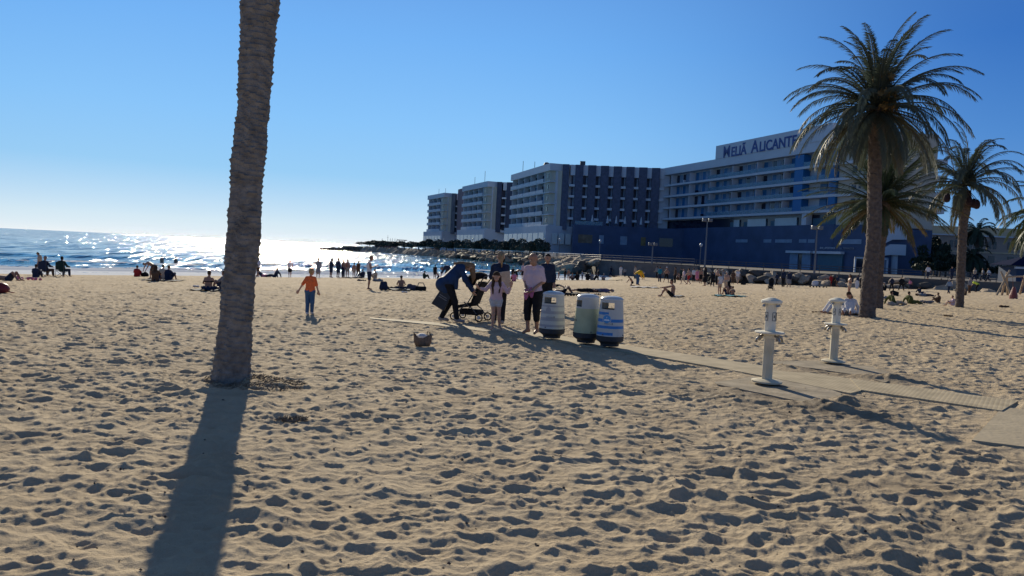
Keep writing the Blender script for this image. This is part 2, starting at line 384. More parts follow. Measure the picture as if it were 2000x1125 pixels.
# ---------------------------------------------------------------- shore: promenade, rocks, wall
PZ = .9
m_stone = mk('pale_stone', (.30, .26, .21), .9, .25, 2.5, bump=.6, bscale=8)
m_rock = mk('breakwater_rock', (.26, .20, .145), .95, 0, 1.2, bump=.9, bscale=5, col2=(.44, .36, .27))
m_rockd = mk('wet_dark_rock', (.09, .075, .06), .7, .3, 1.2, bump=.9, bscale=5)
m_pave = mk('promenade_paving', (.13, .115, .10), .9, .1, .6)
m_wallc = mk('concrete_wall', (.13, .12, .115), .9, .2, .8, bump=.3, bscale=6)
def poly_prism(name, pts, z0, z1, mat, **kw):
    b = MB(); n_ = len(pts); vs = [(p[0], p[1], z0) for p in pts]+[(p[0], p[1], z1) for p in pts]
    b.add(vs, [tuple(range(n_-1, -1, -1)), tuple(range(n_, 2*n_))]+[(i, (i+1) % n_, (i+1) % n_+n_, i+n_) for i in range(n_)])
    return b.build(name, mat, **kw)
# edge of the promenade from the jetty's root round to the right of the beach
EDGE = [(-93, 412), (-62, 396), (-20, 304), (8, 225), (14.5, 166), (15, 132), (27, 112), (44, 99), (58, 90), (75, 86), (110, 82)]
prom = poly_prism('promenade_paving', EDGE+[(400, 82), (400, 700), (-60, 520)], -4, PZ, m_pave); prom['kind'] = 'structure'
def rock_mesh(seed, d=1):
    r_ = random.Random(seed); import bmesh
    bm = bmesh.new(); bmesh.ops.create_icosphere(bm, subdivisions=2, radius=1)
    pl = [(Vector((r_.gauss(0, 1), r_.gauss(0, 1), r_.gauss(0, 1))).normalized(), r_.uniform(.55, .9)) for _ in range(9)]
    for v in bm.verts:
        for nn, dd in pl:
            q = v.co.dot(nn)
            if q > dd: v.co -= nn*(q-dd)
        v.co *= 1+r_.uniform(-.03, .03)
    me = bpy.data.meshes.new('boulder'); bm.to_mesh(me); bm.free(); return me
RK = []
for i in range(8):
    me = rock_mesh(i); me.materials.append(m_rock if i % 4 else m_rockd); RK.append(me)
def lerp_line(line, f):
    L = [math.hypot(line[i+1][0]-line[i][0], line[i+1][1]-line[i][1]) for i in range(len(line)-1)]; t = f*sum(L)
    for i, l in enumerate(L):
        if t <= l or i == len(L)-1: k = t/l; a = line[i]; c = line[i+1]; return a[0]+(c[0]-a[0])*k, a[1]+(c[1]-a[1])*k, (c[0]-a[0])/l, (c[1]-a[1])/l
        t -= l
# 300 largest boulders as things; the far breakwater beyond them as one mass
rr_ = random.Random(5)
ROCKLINE = [(14.2, 129), (13.6, 166), (7.2, 225), (-20.5, 300)]
first = True
spots = []
for k in range(215):
    f = rr_.random()**1.25; x, y, tx, ty = lerp_line(ROCKLINE, f); row = rr_.random()
    wdt = 5.0+4*f; off = row*wdt; nx_, ny_ = -ty, tx
    spots.append((x+nx_*off, y+ny_*off, PZ-.15-row*2.1, rr_.uniform(.8, 1.5)*(1+.35*f)))
RL2 = [(27.5, 111), (44, 98), (57, 89.5)]
for k in range(62):
    f = rr_.random(); x, y, tx, ty = lerp_line(RL2, f); row = rr_.random(); nx_, ny_ = ty, -tx
    spots.append((x+nx_*row*2.6, y+ny_*row*2.6, PZ-.45-row*1.25, rr_.uniform(.55, 1.05)))
for x, y, z, s_ in spots:
    o = bpy.data.objects.new('boulder', RK[rr_.randrange(8)]); COL.objects.link(o)
    o.location = (x, y, z); o.scale = (s_*rr_.uniform(.9, 1.5), s_*rr_.uniform(.9, 1.4), s_*rr_.uniform(.55, .8)); o.rotation_euler = (rr_.uniform(-.4, .4), rr_.uniform(-.4, .4), rr_.uniform(0, 6.3))
    lft = y > 127
    tag(o, 'rough brown boulder of the breakwater sloping into the water below the promenade' if lft else 'pale rough boulder in the low rock bank at the back of the beach', 'boulder', 'boulders of the breakwater' if lft else 'boulders of the low rock bank')
# far part of the breakwater and the jetty tip
V = []; F = []
def jag(line, w0, w1, z1, seed, name, mat, kind, n_=160):
    r2 = random.Random(seed); V = []; F = []
    for i in range(n_+1):
        f = i/n_; x, y, tx, ty = lerp_line(line, f); nx_, ny_ = -ty, tx; ww = w0+(w1-w0)*f; zz = z1[0]+(z1[1]-z1[0])*f
        for j in range(7):
            g = j/6; zc = SEA-.8+(zz-SEA+.8)*(1-abs(g-.35)/.65 if g > .35 else g/.35)
            V.append((x+nx_*ww*(1-g)+r2.uniform(-.7, .7), y+ny_*ww*(1-g)+r2.uniform(-.7, .7), zc+r2.uniform(-.45, .45)))
    for i in range(n_):
        for j in range(6):
            a = i*7+j; F.append((a, a+7, a+8, a+1))
    o = meshobj(name, np.array(V), np.array(F), mat, smooth=False); tag(o, kind[0], kind[1], kind='stuff'); return o
jag([(-14, 292), (-33, 332), (-55, 385), (-72, 402)], 12, 12, (1.3, 1.2), 3, 'breakwater_rocks', m_rock, ('distant brown rubble of the breakwater curving below the hedges', 'rubble'))
jag([(-66, 398), (-84, 402), (-103, 405)], 7, 1.5, (.9, -.6), 4, 'jetty_rocks', m_rockd, ('low dark rocky jetty tip reaching into the glittering sea', 'jetty'), 90)
# retaining wall behind the beach
def wallseg(name, a, c, z0, z1, th, mat, label, cat, cap=None):
    d = Vector((c[0]-a[0], c[1]-a[1], 0)); L = d.length; ang = math.atan2(d.y, d.x)
    t = thing(name, label, cat, ((a[0]+c[0])/2, (a[1]+c[1])/2, z0), ang)
    b = MB(); b.box((0, 0, (z1-z0)/2), (L, th, z1-z0)); b.build('wall_face', mat, t)
    if cap: b = MB(); b.box((0, 0, z1-z0+.06), (L, th+.12, .12)); b.build('coping', cap, t)
    return t
wallseg('retaining_wall', (14.6, 129.5), (27.2, 111.2), -1.6, PZ+.1, .5, m_wallc, 'dark grey retaining wall at the back of the beach right of the breakwater', 'wall', m_wallc)
wallseg('retaining_wall', (58.5, 89.4), (75, 85.4), -1.6, PZ+.1, .5, m_wallc, 'dark low promenade wall behind the two tall palms', 'wall', m_wallc)
m_terra = mk('reddish_earth', (.30, .19, .12), .95, .2, .6)
wallseg('retaining_wall', (52, 76.5), (84, 73), -1.6, -.1, .5, m_terra, 'low reddish brown wall beside the wooden swing frame', 'wall', m_stone)

# railing along the promenade
m_rail = mk('grey_rail', (.075, .08, .09), .5, 0)
m_white = mk('white_paint', (.62, .62, .60), .55, .05, 2)
def railing(line, h, step, mat, label, n_r=3, z=PZ):
    t = thing('promenade_railing', label, 'railing', (line[0][0], line[0][1], z)); o0 = Vector((line[0][0], line[0][1], 0))
    L = sum(math.hypot(line[i+1][0]-line[i][0], line[i+1][1]-line[i][1]) for i in range(len(line)-1)); n_ = int(L/step)
    P = [lerp_line(line, min(i/n_, .9999)) for i in range(n_+1)]
    for k in range(n_r):
        b = MB(); b.tube([(p[0]-o0.x, p[1]-o0.y, h*(1-k*.33)) for p in P], .045, 5); b.build('rail', mat, t)
    base = None
    for p in P:
        if base is None: b = MB(); b.tube([(0, 0, 0), (0, 0, h+.05)], .05, 5); base = b.build('post', mat, t); base.location = (p[0]-o0.x, p[1]-o0.y, 0)
        else: q = base.copy(); COL.objects.link(q); q.parent = t; q.location = (p[0]-o0.x, p[1]-o0.y, 0)
    return t
railing([(15.2, 131), (27, 113)], 1.1, 2.4, m_rail, 'grey three-bar railing on top of the dark retaining wall')
railing([(27.2, 112.8), (44, 100), (58, 91)], 1.0, 2.5, m_rail, 'grey railing above the pale rock bank in front of the beach kiosks')
railing([(15.5, 134), (16, 166), (9.5, 225), (-18, 303)], 1.1, 5, m_rail, 'long grey railing above the breakwater rocks')

# ---------------------------------------------------------------- hotel
m_hw = mk('hotel_white_render', (.52, .56, .60), .75, .05, .4)
m_hb = mk('beige_render', (.48, .43, .35), .8, .06, .4)
m_tile = mk('navy_tile', (.07, .083, .135), .45, .25, 1.2, spec=.3)
m_base = mk('navy_panel', (.045, .075, .15), .5, .2, .3, spec=.3)
m_glass = mk('balcony_glass', (.12, .27, .38), .2, .1, .5, spec=.5, alpha=.55)
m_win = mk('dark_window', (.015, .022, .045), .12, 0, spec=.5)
m_cur = mk('pale_curtain_window', (.20, .28, .38), .5, .15, .8)
m_blue = mk('blue_fin', (.01, .13, .34), .45, .05)
m_bluew = mk('deep_blue_door', (.018, .13, .30), .35, .1)
m_let = mk('blue_sign_letters', (.015, .045, .22), .4, 0)
m_teal = mk('teal_shutter', (.055, .13, .18), .5, .08, .7)
m_panew = mk('pane_painted_sky', (.33, .42, .47), .15, .1, .4, spec=.6)  # the sky's reflection is put into the pale pane colour
m_fas = mk('parapet_render', (.54, .58, .62), .8, .04, .4)
rw = random.Random(8)
class Frame:
    "local axes along a facade: s along it, n out of it"
    def __init__(f, a, c):
        f.a = Vector((a[0], a[1], 0)); d = Vector((c[0]-a[0], c[1]-a[1], 0)); f.L = d.length; f.d = d.normalized()
        f.n = Vector((f.d.y, -f.d.x, 0))
        if f.n.dot(-f.a) < 0: f.n = -f.n
    def p(f, s, n, z): q = f.a+f.d*s+f.n*n; return Vector((q.x, q.y, z))
    def box(f, b, s0, s1, n0, n1, z0, z1, m=None):
        vs = [f.p(s, n, z) for z in (z0, z1) for n in (n0, n1) for s in (s0, s1)]
        b.add(vs, [(0, 2, 3, 1), (4, 5, 7, 6), (0, 1, 5, 4), (2, 6, 7, 3), (0, 4, 6, 2), (1, 3, 7, 5)], m)
def part(t, name, mat, fn, label=None):
    b = MB(); fn(b); o = b.build(name, mat, t); o.matrix_parent_inverse = Matrix.Translation(-t.location)
    if label: o['label'] = label
    return o
FLZ = [14.3, 17.7, 21.2, 24.6]      # slab levels
TOP = 30.0
def white_block(name, label, A, B_, C, floors, nb, podlen=0, n_teeth=0, tm=None, tooth=3.7, low=10.9, pod_front=True):
    tm = tm or m_tile
    "A far end of the white seaward face, B_ the rounded corner, C end of the tiled face"
    t = thing(name, label, 'building', (B_[0], B_[1], 0)); f = Frame(A, B_)
    levels = [low]+FLZ
    part(t, 'wall', m_hw, lambda b: f.box(b, .5, f.L, -14, -1.7, PZ, TOP-.4))
    part(t, 'parapet', m_fas, lambda b: f.box(b, -1.2, f.L+.3, -14, .5, 27.8, TOP))
    bw = (f.L-6)/nb
    for z in levels:
        part(t, 'balcony_slab', m_hw, lambda b: f.box(b, -1.5, f.L+.2, -1.75, .35, z-.32, z))
        for k in range(nb):
            s0 = k*bw-(1.2 if k == 0 else 0); s1 = (k+1)*bw-.35
            part(t, 'balcony_parapet', m_fas, lambda b: f.box(b, s0, s1, .2, .42, z, z+1.05))
            part(t, 'window', rw.choice([m_win, m_win, m_cur, m_bluew]), lambda b: f.box(b, k*bw+.25, (k+1)*bw-1.5+rw.choice([0, 0, .5]), -1.75, -1.62, z+.02, z+2.6))
    for k in range(nb+1):
        part(t, 'partition', m_hw, lambda b: f.box(b, max(k*bw-.12, .5), k*bw+.22, -1.7, .1, low, 27.8))
    # beige rounded corner
    def corner(b):
        c = f.p(f.L-3.2, -3.4, 0); a0 = math.atan2(f.n.y, f.n.x); prof = []
        g = Frame(B_, C); a1 = math.atan2(g.n.y, g.n.x)
        if a1-a0 > math.pi: a1 -= 2*math.pi
        if a0-a1 > math.pi: a1 += 2*math.pi
        pts = [f.p(f.L-6, -.1, 0)]+[c+Vector((math.cos(a0+(a1-a0)*i/8), math.sin(a0+(a1-a0)*i/8), 0))*3.3 for i in range(9)]+[g.p(3.5, -.1, 0), g.p(3.5, -6, 0), f.p(f.L-6, -6, 0)]
        n_ = len(pts); vs = [(p.x, p.y, 9.6) for p in pts]+[(p.x, p.y, 27.9) for p in pts]
        b.add(vs, [tuple(range(n_-1, -1, -1)), tuple(range(n_, 2*n_))]+[(i, (i+1) % n_, (i+1) % n_+n_, i+n_) for i in range(n_)])
    part(t, 'corner_wall', m_hb, corner)
    for z in levels: # small corner windows
        part(t, 'corner_window', m_win, lambda b: f.box(b, f.L-3.4, f.L-2.4, -.15, -.02, z+1.0, z+2.2))
    # podium with tall panes
    part(t, 'podium_wall', m_hw, lambda b: f.box(b, -4, f.L+1.5, -16, 1.3, PZ, low-.35))
    npn = nb+3; pw = (f.L+4)/npn
    for k in range(npn):
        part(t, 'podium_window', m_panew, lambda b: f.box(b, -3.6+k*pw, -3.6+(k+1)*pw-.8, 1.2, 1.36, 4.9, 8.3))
        if k % 2: part(t, 'arcade_opening', m_win, lambda b: f.box(b, -3.6+(k-1)*pw, -3.6+(k+1)*pw-.9, 1.2, 1.38, PZ, 4.2))
    # tiled saw-tooth face
    g = Frame(B_, C)
    n_t = n_teeth
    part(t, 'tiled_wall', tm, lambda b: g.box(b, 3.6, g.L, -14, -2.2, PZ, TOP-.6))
    for k in range(n_t):
        s = 3.6+k*tooth
        def tooth_(b):
            P = [g.p(s, 0, 0), g.p(s+tooth*.62, .55, 0), g.p(s+tooth*.62, -2.3, 0), g.p(s, -2.3, 0)]
            if k == 0: P = [g.p(s, 0, 0), g.p(s+tooth*.5, .35, 0), g.p(s+tooth*.5, -2.3, 0), g.p(s, -2.3, 0)]
            vs = [(p.x, p.y, 9.5) for p in P]+[(p.x, p.y, TOP-.1) for p in P]
            b.add(vs, [(3, 2, 1, 0), (4, 5, 6, 7)]+[(i, (i+1) % 4, (i+1) % 4+4, i+4) for i in range(4)])
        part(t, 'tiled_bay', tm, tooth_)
        s0 = s+tooth*.62; s1 = s+tooth
        part(t, 'light_panel', m_fas, lambda b: g.box(b, s0+.02, s1-.02, -2.3, -.1, 26.6, TOP-.15))
        part(t, 'painted_lit_reveal', m_cur, lambda b: g.box(b, s1-.5, s1-.02, -2.25, -1.0, 9.6, 26.5))  # lit strip of the recess wall, painted as a pale slab
        for z in FLZ[:]+([low+.1] if not podlen else []):
            part(t, 'small_balcony', m_fas, lambda b: g.box(b, s0-.25, s1-.02, -2.2, .35, z-1.55, z-.85))
    return t, f, g
# main block, then its two repeats further along the sea front
B1, f1, g1 = white_block('apartment_building', 'nearest white balconied block with navy saw-tooth tiled side, left of the hotel wing', (-1.5, 279), (10.5, 238), (47, 236.5), 5, 5, podlen=1, n_teeth=8, tooth=3.95)
B2, f2, g2 = white_block('apartment_building', 'middle white balconied block with three tiled bays, behind the nearest block', (-23.5, 341), (-11.5, 309), (3, 308), 5, 4, n_teeth=3, tm=mk('grey_navy_tile', (.055, .062, .10), .5, .2, .8), tooth=3.9)
B3, f3, g3 = white_block('apartment_building', 'farthest and smallest white balconied block at the seaward end', (-47, 411), (-36, 384), (-26, 383), 5, 3, n_teeth=2, tm=mk('haze_painted_tile', (.13, .15, .18), .8, .25, .4), tooth=3.9)  # farthest tiled face painted paler to stand for haze
m_mauve = mk('mauve_brick', (.22, .15, .16), .8, .1)
part(B3, 'roof_house', m_mauve, lambda b: Frame((-30, 378), (-21, 350)).box(b, 0, 22, -8, -1, 8, 31.5), 'reddish brown lift house at the roof')
for t_, f_, ps in ((B1, f1, ((2, 5), (16, 3.4))), (B2, f2, ((6, 4), (20, 5.5))), (B3, f3, ((8, 3.5), (20, 3)))):
    for s, h in ps: part(t_, 'roof_antenna', m_rail, lambda b: b.tube([f_.p(s, -3, TOP), f_.p(s, -3, TOP+h)], .09, 5))
part(B1, 'roof_dish', m_rail, lambda b: b.lathe([(.1, 0), (.9, .5), (1.1, 1.2), (.8, 1.9), (.2, 2.1)], 10, c=tuple(f1.p(29, -3, TOP-.2))))
part(B1, 'roof_vent', m_rail, lambda b: g1.box(b, 9, 10.6, -4, -2, TOP-.2, TOP+1.3))
# navy podium in front of the saw-tooth
def gpod(b): g1.box(b, 7.5, 41, -1, 11, PZ, 10.9)
part(B1, 'navy_podium', m_base, gpod)
part(B1, 'terrace_railing', m_glass, lambda b: g1.box(b, 7.8, 16, 10.7, 10.85, 10.9, 12.0))
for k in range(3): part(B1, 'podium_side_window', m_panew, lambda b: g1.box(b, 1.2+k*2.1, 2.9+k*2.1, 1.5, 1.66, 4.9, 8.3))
for s0, s1, mm in ((9, 13.2, mk('painted_warm_window', (.11, .085, .06), .3, .5, .8)), (15.2, 16.6, m_cur), (21.5, 23.5, m_cur), (27.6, 29, mk('painted_lit_window', (.14, .10, .03), .3, .3, .8)), (33, 37, m_win)):  # warm reflection and dim lit look painted as window colours
    part(B1, 'podium_window', mm, lambda b: g1.box(b, s0, s1, 10.95, 11.06, 5.5, 8.0))
# closed parasols on the terrace
par = None; PO = ['second', 'third', 'fourth', 'fifth']
for s in (13, 17.6, 20.2, 22.8, 27.6):
    p = g1.p(s, 9, 10.9)
    if par is None:
        par = thing('parasol', 'leftmost closed pale parasol on the terrace above the navy podium', 'parasol', p, 0, 'closed parasols on the hotel terrace')
        b = MB(); b.tube([(0, 0, 0), (0, 0, 1.2)], .06, 6); b.build('pole', m_rail, par)
        b = MB(); b.lathe([(.42, .9), (.3, 1.7), (.12, 3.0), (.02, 3.2)], 10); b.build('canopy', m_hw, par)
    else:
        q = par.copy(); COL.objects.link(q); q.location = p; q['label'] = PO.pop(0)+' closed pale parasol from the left on the terrace above the navy podium'
        for ch in list(par.children): c = ch.copy(); COL.objects.link(c); c.parent = q

part(B1, 'corner_pier', m_hw, lambda b: g1.box(b, g1.L-2.6, g1.L+.4, -6, -.4, 10.95, 27.7))
# the hotel wing with the sign
W0 = (46, 237); W1 = (70.5, 166)
H = thing('hotel_building', 'long white hotel wing with blue balconies, navy base and large blue sign on its roof', 'hotel', (58, 200, 0)); fw = Frame(W0, W1); L = fw.L
part(H, 'wall', m_hw, lambda b: fw.box(b, -1, L+6, -16, -1.8, PZ, TOP-.5))
part(H, 'parapet', m_fas, lambda b: fw.box(b, -2, L*.985, -16, .45, 27.8, TOP))
def wavy(b):    # the parapet that undulates round the end of the wing
    pts = []
    for i in range(13):
        s = L*.985+i*2.4; wv_ = .9*math.sin(i*.9)
        a = i/12; q = fw.p(L*.985+min(i, 5)*1.9, .45+wv_*.5, 0) if i <= 5 else fw.p(L*.985+9.5, .45+wv_*.5, 0)+Vector((1, .12, 0))*((i-5)*2.05)
        pts.append(q)
    V = []
    for q in pts: V += [(q.x, q.y, 27.6), (q.x, q.y, 30.4), (q.x+2, q.y+9, 30.4), (q.x+2, q.y+9, 27.6)]
    Fc = []
    for i in range(len(pts)-1):
        a = i*4
        for j in range(4): Fc.append((a+j, a+(j+1) % 4, a+4+(j+1) % 4, a+4+j))
    b.add(V, Fc)
part(H, 'parapet', m_hb, wavy, 'beige wavy parapet at the landward end')
part(H, 'sign_board', m_fas, lambda b: fw.box(b, 27.5, L*.96, -.6, .6, TOP, 33.6))
nb = 17; bw = (L*.8-1)/nb
for z in FLZ:
    part(H, 'balcony_slab', m_fas, lambda b: fw.box(b, -1, L*.985, -1.8, .45, z-.42, z+.15))
    part(H, 'balcony_railing', m_glass, lambda b: fw.box(b, 24, L*.8, .3, .36, z+.15, z+1.15))
    part(H, 'balcony_railing', m_glass, lambda b: fw.box(b, L*.84, L*.955, .3, .36, z+.15, z+1.15))
    for k in range(nb):
        s0 = .5+k*bw
        part(H, 'window', rw.choice([m_bluew, m_bluew, m_win]), lambda b: fw.box(b, s0+.3, s0+bw*.55, -1.85, -1.7, z+.16, z+2.9))
        if rw.random() < .45: part(H, 'balcony_furniture', rw.choice([m_win, m_rail, m_hw]), lambda b: fw.box(b, s0+bw*.6, s0+bw*.6+rw.uniform(.4, 1.0), -1.2, -.5, z+.16, z+.16+rw.uniform(.5, .9)))
        part(H, 'room_wall', m_cur, lambda b: fw.box(b, s0+bw*.55, s0+bw-.05, -1.85, -1.66, z+.16, z+3.0))
        if k % 3 == 1: part(H, 'partition', m_fas, lambda b: fw.box(b, s0-.07, s0+.07, -1.7, .2, z+.15, z+2.9))
    part(H, 'blue_fin', m_blue, lambda b: fw.box(b, L*.80, L*.84, -1.7, .3, z+.16, z+3.0))
    part(H, 'blue_fin', m_blue, lambda b: fw.box(b, L*.955, L*.983, -1.7, .3, z+.16, z+3.0))
    part(H, 'window', m_bluew, lambda b: fw.box(b, L*.89, L*.92, -1.85, -1.6, z+.16, z+2.9))
part(H, 'painted_slab_shade', m_win, lambda b: fw.box(b, 0, L*.983, -1.9, -1.75, 10.6, 13.7))  # dark strip painted for the shade under the lowest slab
# landward end: beige face turning away, with blocks of windows and slabs
ge = Frame(fw.p(L*.985+9.5, 0, 0)[:2], (88, 160))
part(H, 'end_wall', m_hb, lambda b: ge.box(b, 0, ge.L, -12, -.4, PZ+9.8, 27.7))
part(H, 'end_wall', m_hb, lambda b: fw.box(b, L*.985, L*.985+9.3, -10, -.3, PZ+9.8, 27.7))
for z in FLZ:
    part(H, 'end_slab', m_fas, lambda b: fw.box(b, L*.985, L*.985+9.6, -.4, .5, z-.5, z+.1))
    part(H, 'end_window', m_win, lambda b: fw.box(b, L*.985+4.0, L*.985+5.2, -.35, -.2, z+1.0, z+2.3))
    part(H, 'end_window', m_win, lambda b: fw.box(b, L*.985+6.0, L*.985+6.6, -.35, -.2, z+1.0, z+2.3))
    part(H, 'end_balcony', m_hw, lambda b: ge.box(b, ge.L-.5, ge.L+2.6, -7, -.6, z-.2, z+.9))
# navy base
part(H, 'navy_base', m_base, lambda b: fw.box(b, 2, L*.985, -1.2, .1, PZ, 11.2))
part(H, 'navy_base', m_base, lambda b: fw.box(b, L*.985, L*.985+9.4, -4, .05, PZ, 11.0))
part(H, 'navy_base', m_base, lambda b: ge.box(b, 0, ge.L, -8, -.3, PZ, 10.5))
for s0, s1, a in ((33, 37.5, 0), (39, 48.5, 1), (50, 60, 2)):
    part(H, 'band_window', m_teal, lambda b: fw.box(b, s0, s1, -1.7, -1.6, 11.25, 12.6))
    part(H, 'band_window', m_panew, lambda b: fw.box(b, s0+1.8, s1-.2, -1.55, -1.45, 11.25, 13.2), 'window strip painted pale for reflected sky')
part(H, 'white_column', m_fas, lambda b: fw.box(b, L*.845, L*.865, -1.5, .2, 11.2, 13.9))
part(H, 'band_window', m_teal, lambda b: fw.box(b, L*.87, L*.98, -1.5, -1.4, 11.25, 12.8))
part(H, 'end_window', m_panew, lambda b: ge.box(b, .5, 6.5, -.38, -.25, 11.3, 14.6), 'tall pale corner pane')
for s0, s1 in ((38.5, 43.5), (50, 53), (54.5, 60.5), (63, 65.5), (66, 68.2)):
    part(H, 'slot_window', m_cur, lambda b: fw.box(b, s0, s1, .1, .16, 7.1, 7.9))
part(H, 'slot_window', m_cur, lambda b: fw.box(b, L*.985+2.5, L*.985+8.2, .06, .14, 6.9, 7.9))
# shops in the base
def sh(s, n=0): return fw.p(s, n, PZ)
for s0, s1, kind in ((60.6, 63.3, 0), (64.8, 67.6, 0), (70, 77.5, 1)):
    part(H, 'shop_front', m_teal if kind else m_cur, lambda b: fw.box(b, s0, s1, .12, .5, PZ, 4.6))
part(H, 'shop_awning', m_fas, lambda b: fw.box(b, 60.2, 68.6, .5, 1.5, 4.65, 5.2))
part(H, 'shop_awning', m_fas, lambda b: fw.box(b, 69.4, 78, .5, 1.5, 4.65, 5.2))
part(H, 'shop_door', m_win, lambda b: fw.box(b, 63.4, 64.7, .12, .3, PZ, 4.4))
def text(t, name, body, mat, org, xdir, size, depth, bold=.02, sq=1.0):
    c = bpy.data.curves.new(name, 'FONT'); c.body = body; c.size = size; c.extrude = depth; c.offset = bold; c.space_character = sq
    o = bpy.data.objects.new(name, c); COL.objects.link(o)
    x = xdir.normalized(); z = Vector((0, 0, 1)); y = z.cross(x)     # facade text: X along, local Y up, local Z out
    M_ = Matrix((x, z, x.cross(z))).transposed().to_4x4(); M_.translation = org
    dg = bpy.context.evaluated_depsgraph_get(); me = bpy.data.meshes.new_from_object(o.evaluated_get(dg)); me.name = name
    bpy.data.objects.remove(o); me.materials.clear(); me.materials.append(mat)
    o = bpy.data.objects.new(name, me); COL.objects.link(o); o.matrix_world = M_
    if t is not None: o.parent = t; o.matrix_parent_inverse = Matrix.Translation(-t.location)
    return o
# the seaward end of the wing is to the left in the photograph: letters run along +s
sx = 31.0
for body, size in (('M', 4.4), ('ELIÃ', 3.5), (' ', 3.5), ('A', 4.4), ('LICANTE', 3.5)):
    if body == ' ': sx += 1.7; continue
    o = text(H, 'sign_letters', body, m_let, fw.p(sx, .62, 30.0), fw.d, size, .07, .03 if body == 'M' else .07)
    sx += (max(v.co.x for v in o.data.vertices))+(.55 if body == 'M' else .2)
print('SIGN END', sx, L)
text(H, 'shop_lettering', 'BAR_APERITIVOS', mk('grey_lettering', (.42, .45, .5), .5, 0), fw.p(70.2, .3, 5.75), fw.d, .62, .03, .01)
text(H, 'shop_lettering', 'LA_TERRACITA', mk('dim_lettering', (.2, .22, .26), .5, 0), fw.p(76.2, .3, 5.75), fw.d, .62, .03, .01)
# zig-zag outside stair at the landward end
def stair(b):
    P = [(pY(1717, 478, 158), pY(1742, 455, 158)), (pY(1742, 455, 158), pY(1768, 455, 158)), (pY(1717, 502, 158), pY(1741, 477, 158)), (pY(1741, 477, 158), pY(1769, 477, 158))]
    P = [((1716, 478), (1742, 455), 11, 9), ((1742, 449), (1768, 449), 17, 17), ((1716, 502), (1741, 477), -9, 11), ((1741, 477), (1769, 478), 20, 20)]
    for (a, c, ha, hc) in P[0:0]: pass
    def quad(pts):
        q = [pY(x, y, 158) for x, y in pts]; V = [tuple(v) for v in q]+[(v.x, v.y+1.5, v.z) for v in q]
        b.add(V, [(0, 1, 2, 3), (7, 6, 5, 4), (0, 4, 5, 1), (1, 5, 6, 2), (2, 6, 7, 3), (3, 7, 4, 0)])
    quad([(1718, 480), (1720, 466), (1745, 434), (1744, 468)]); quad([(1744.2, 468), (1745, 430), (1772, 430), (1771, 468)])
    quad([(1718, 500), (1718, 489), (1740, 477), (1740, 498)]); quad([(1740.2, 498), (1740.2, 477), (1770, 478), (1769, 499)])
part(H, 'outside_stair', m_fas, stair, 'pale folded outside stair')
part(H, 'stair_column', m_fas, lambda b: b.tube([pY(1746, 498, 159.5), pY(1744, 538, 159.5)], .8, 8))
for (x0, x1, z1) in ((1668, 1700, 503), (1702, 1731, 505)):
    def fr(b):
        a = pY(x0, 542, 156); c = pY(x1, 542, 156); h = pY(x0, z1, 156).z
        for q in (a, c): b.box((q.x, q.y, (PZ+h)/2), (.3, .3, h-PZ))
        b.box(((a.x+c.x)/2, a.y, h), (abs(c.x-a.x)+.3, .3, .3))
    part(H, 'shop_frame', m_fas, fr)
    part(H, 'shop_front', m_win if x0 < 1700 else m_cur, lambda b: b.box(((pY(x0, 540, 157).x+pY(x1, 540, 157).x)/2, 157, 2.6), (3.2, .3, 3.4)))

# beige villa at the far right, with trees in front
m_villa = mk('brown_render', (.33, .26, .21), .85, .12, .3); m_villat = mk('ochre_attic', (.55, .44, .28), .85, .08, .3)
vf = Frame((72, 214), (160, 205)); VL = vf.L
Vb = thing('villa_building', 'long three-storey brown stone building behind the trees at the far right', 'building', (110, 210, 0))
part(Vb, 'wall', m_villa, lambda b: vf.box(b, 0, VL, -14, 0, PZ, 12.0))
part(Vb, 'attic', m_villat, lambda b: vf.box(b, 1, VL, -12, -.8, 12.35, 14.6))
part(Vb, 'cornice', m_fas, lambda b: vf.box(b, -.2, VL, -14, .5, 12.0, 12.35))
part(Vb, 'string_course', m_villat, lambda b: vf.box(b, 0, VL, 0, .18, 7.6, 7.9))
k = 0
for s in range(8, int(VL)-3, 5):
    part(Vb, 'window', m_win, lambda b: (vf.box(b, s, s+.8, 0, .1, 8.8, 10.8), vf.box(b, s+1.3, s+2.1, 0, .1, 8.8, 10.8)))
    part(Vb, 'window', m_win, lambda b: vf.box(b, s+.2, s+1.8, 0, .1, 4.4, 6.9))
    if s % 2: part(Vb, 'arched_door', m_win, lambda b: vf.box(b, s+.2, s+1.9, 0, .1, PZ, 3.4))

# lamp posts
m_metal = mk('grey_metal', (.12, .13, .15), .45, 0, metal=.3)
m_globe = mk('white_globe', (.5, .52, .54), .3, 0)
def tall_lamp(px, pyb, pyt, Y, label, head=True):
    p = pY(px, pyb, Y); zt = pY(px, pyt, Y).z; t = thing('street_lamp', label, 'street lamp', (p.x, p.y, PZ)); h = zt-PZ
    b = MB(); b.tube([(0, 0, 0), (0, 0, h)], [.14, .08], 8); b.build('pole', m_metal, t)
    if head:
        for s in (-1, 1): b = MB(); b.box((s*.42, 0, h+.1), (.55, .5, .45)); b.build('floodlight', m_metal, t, bevel=.05)
        b = MB(); b.box((0, 0, h-.1), (1.2, .1, .1)); b.build('crossbar', m_metal, t)
tall_lamp(1376, 527, 431, 108, 'tall slim floodlight mast in front of the hotel wing, nearest its inner corner')
tall_lamp(1590, 538, 446, 94, 'tall plain pole in front of the beach kiosks')
tall_lamp(1273, 520, 478, 118, 'shorter lamp mast in front of the navy podium')
GO = 'first second third fourth fifth sixth seventh eighth ninth tenth eleventh twelfth'.split(); GL = [w_+' white globe lamp from the seaward end of the promenade' for w_ in GO]; gi = -1
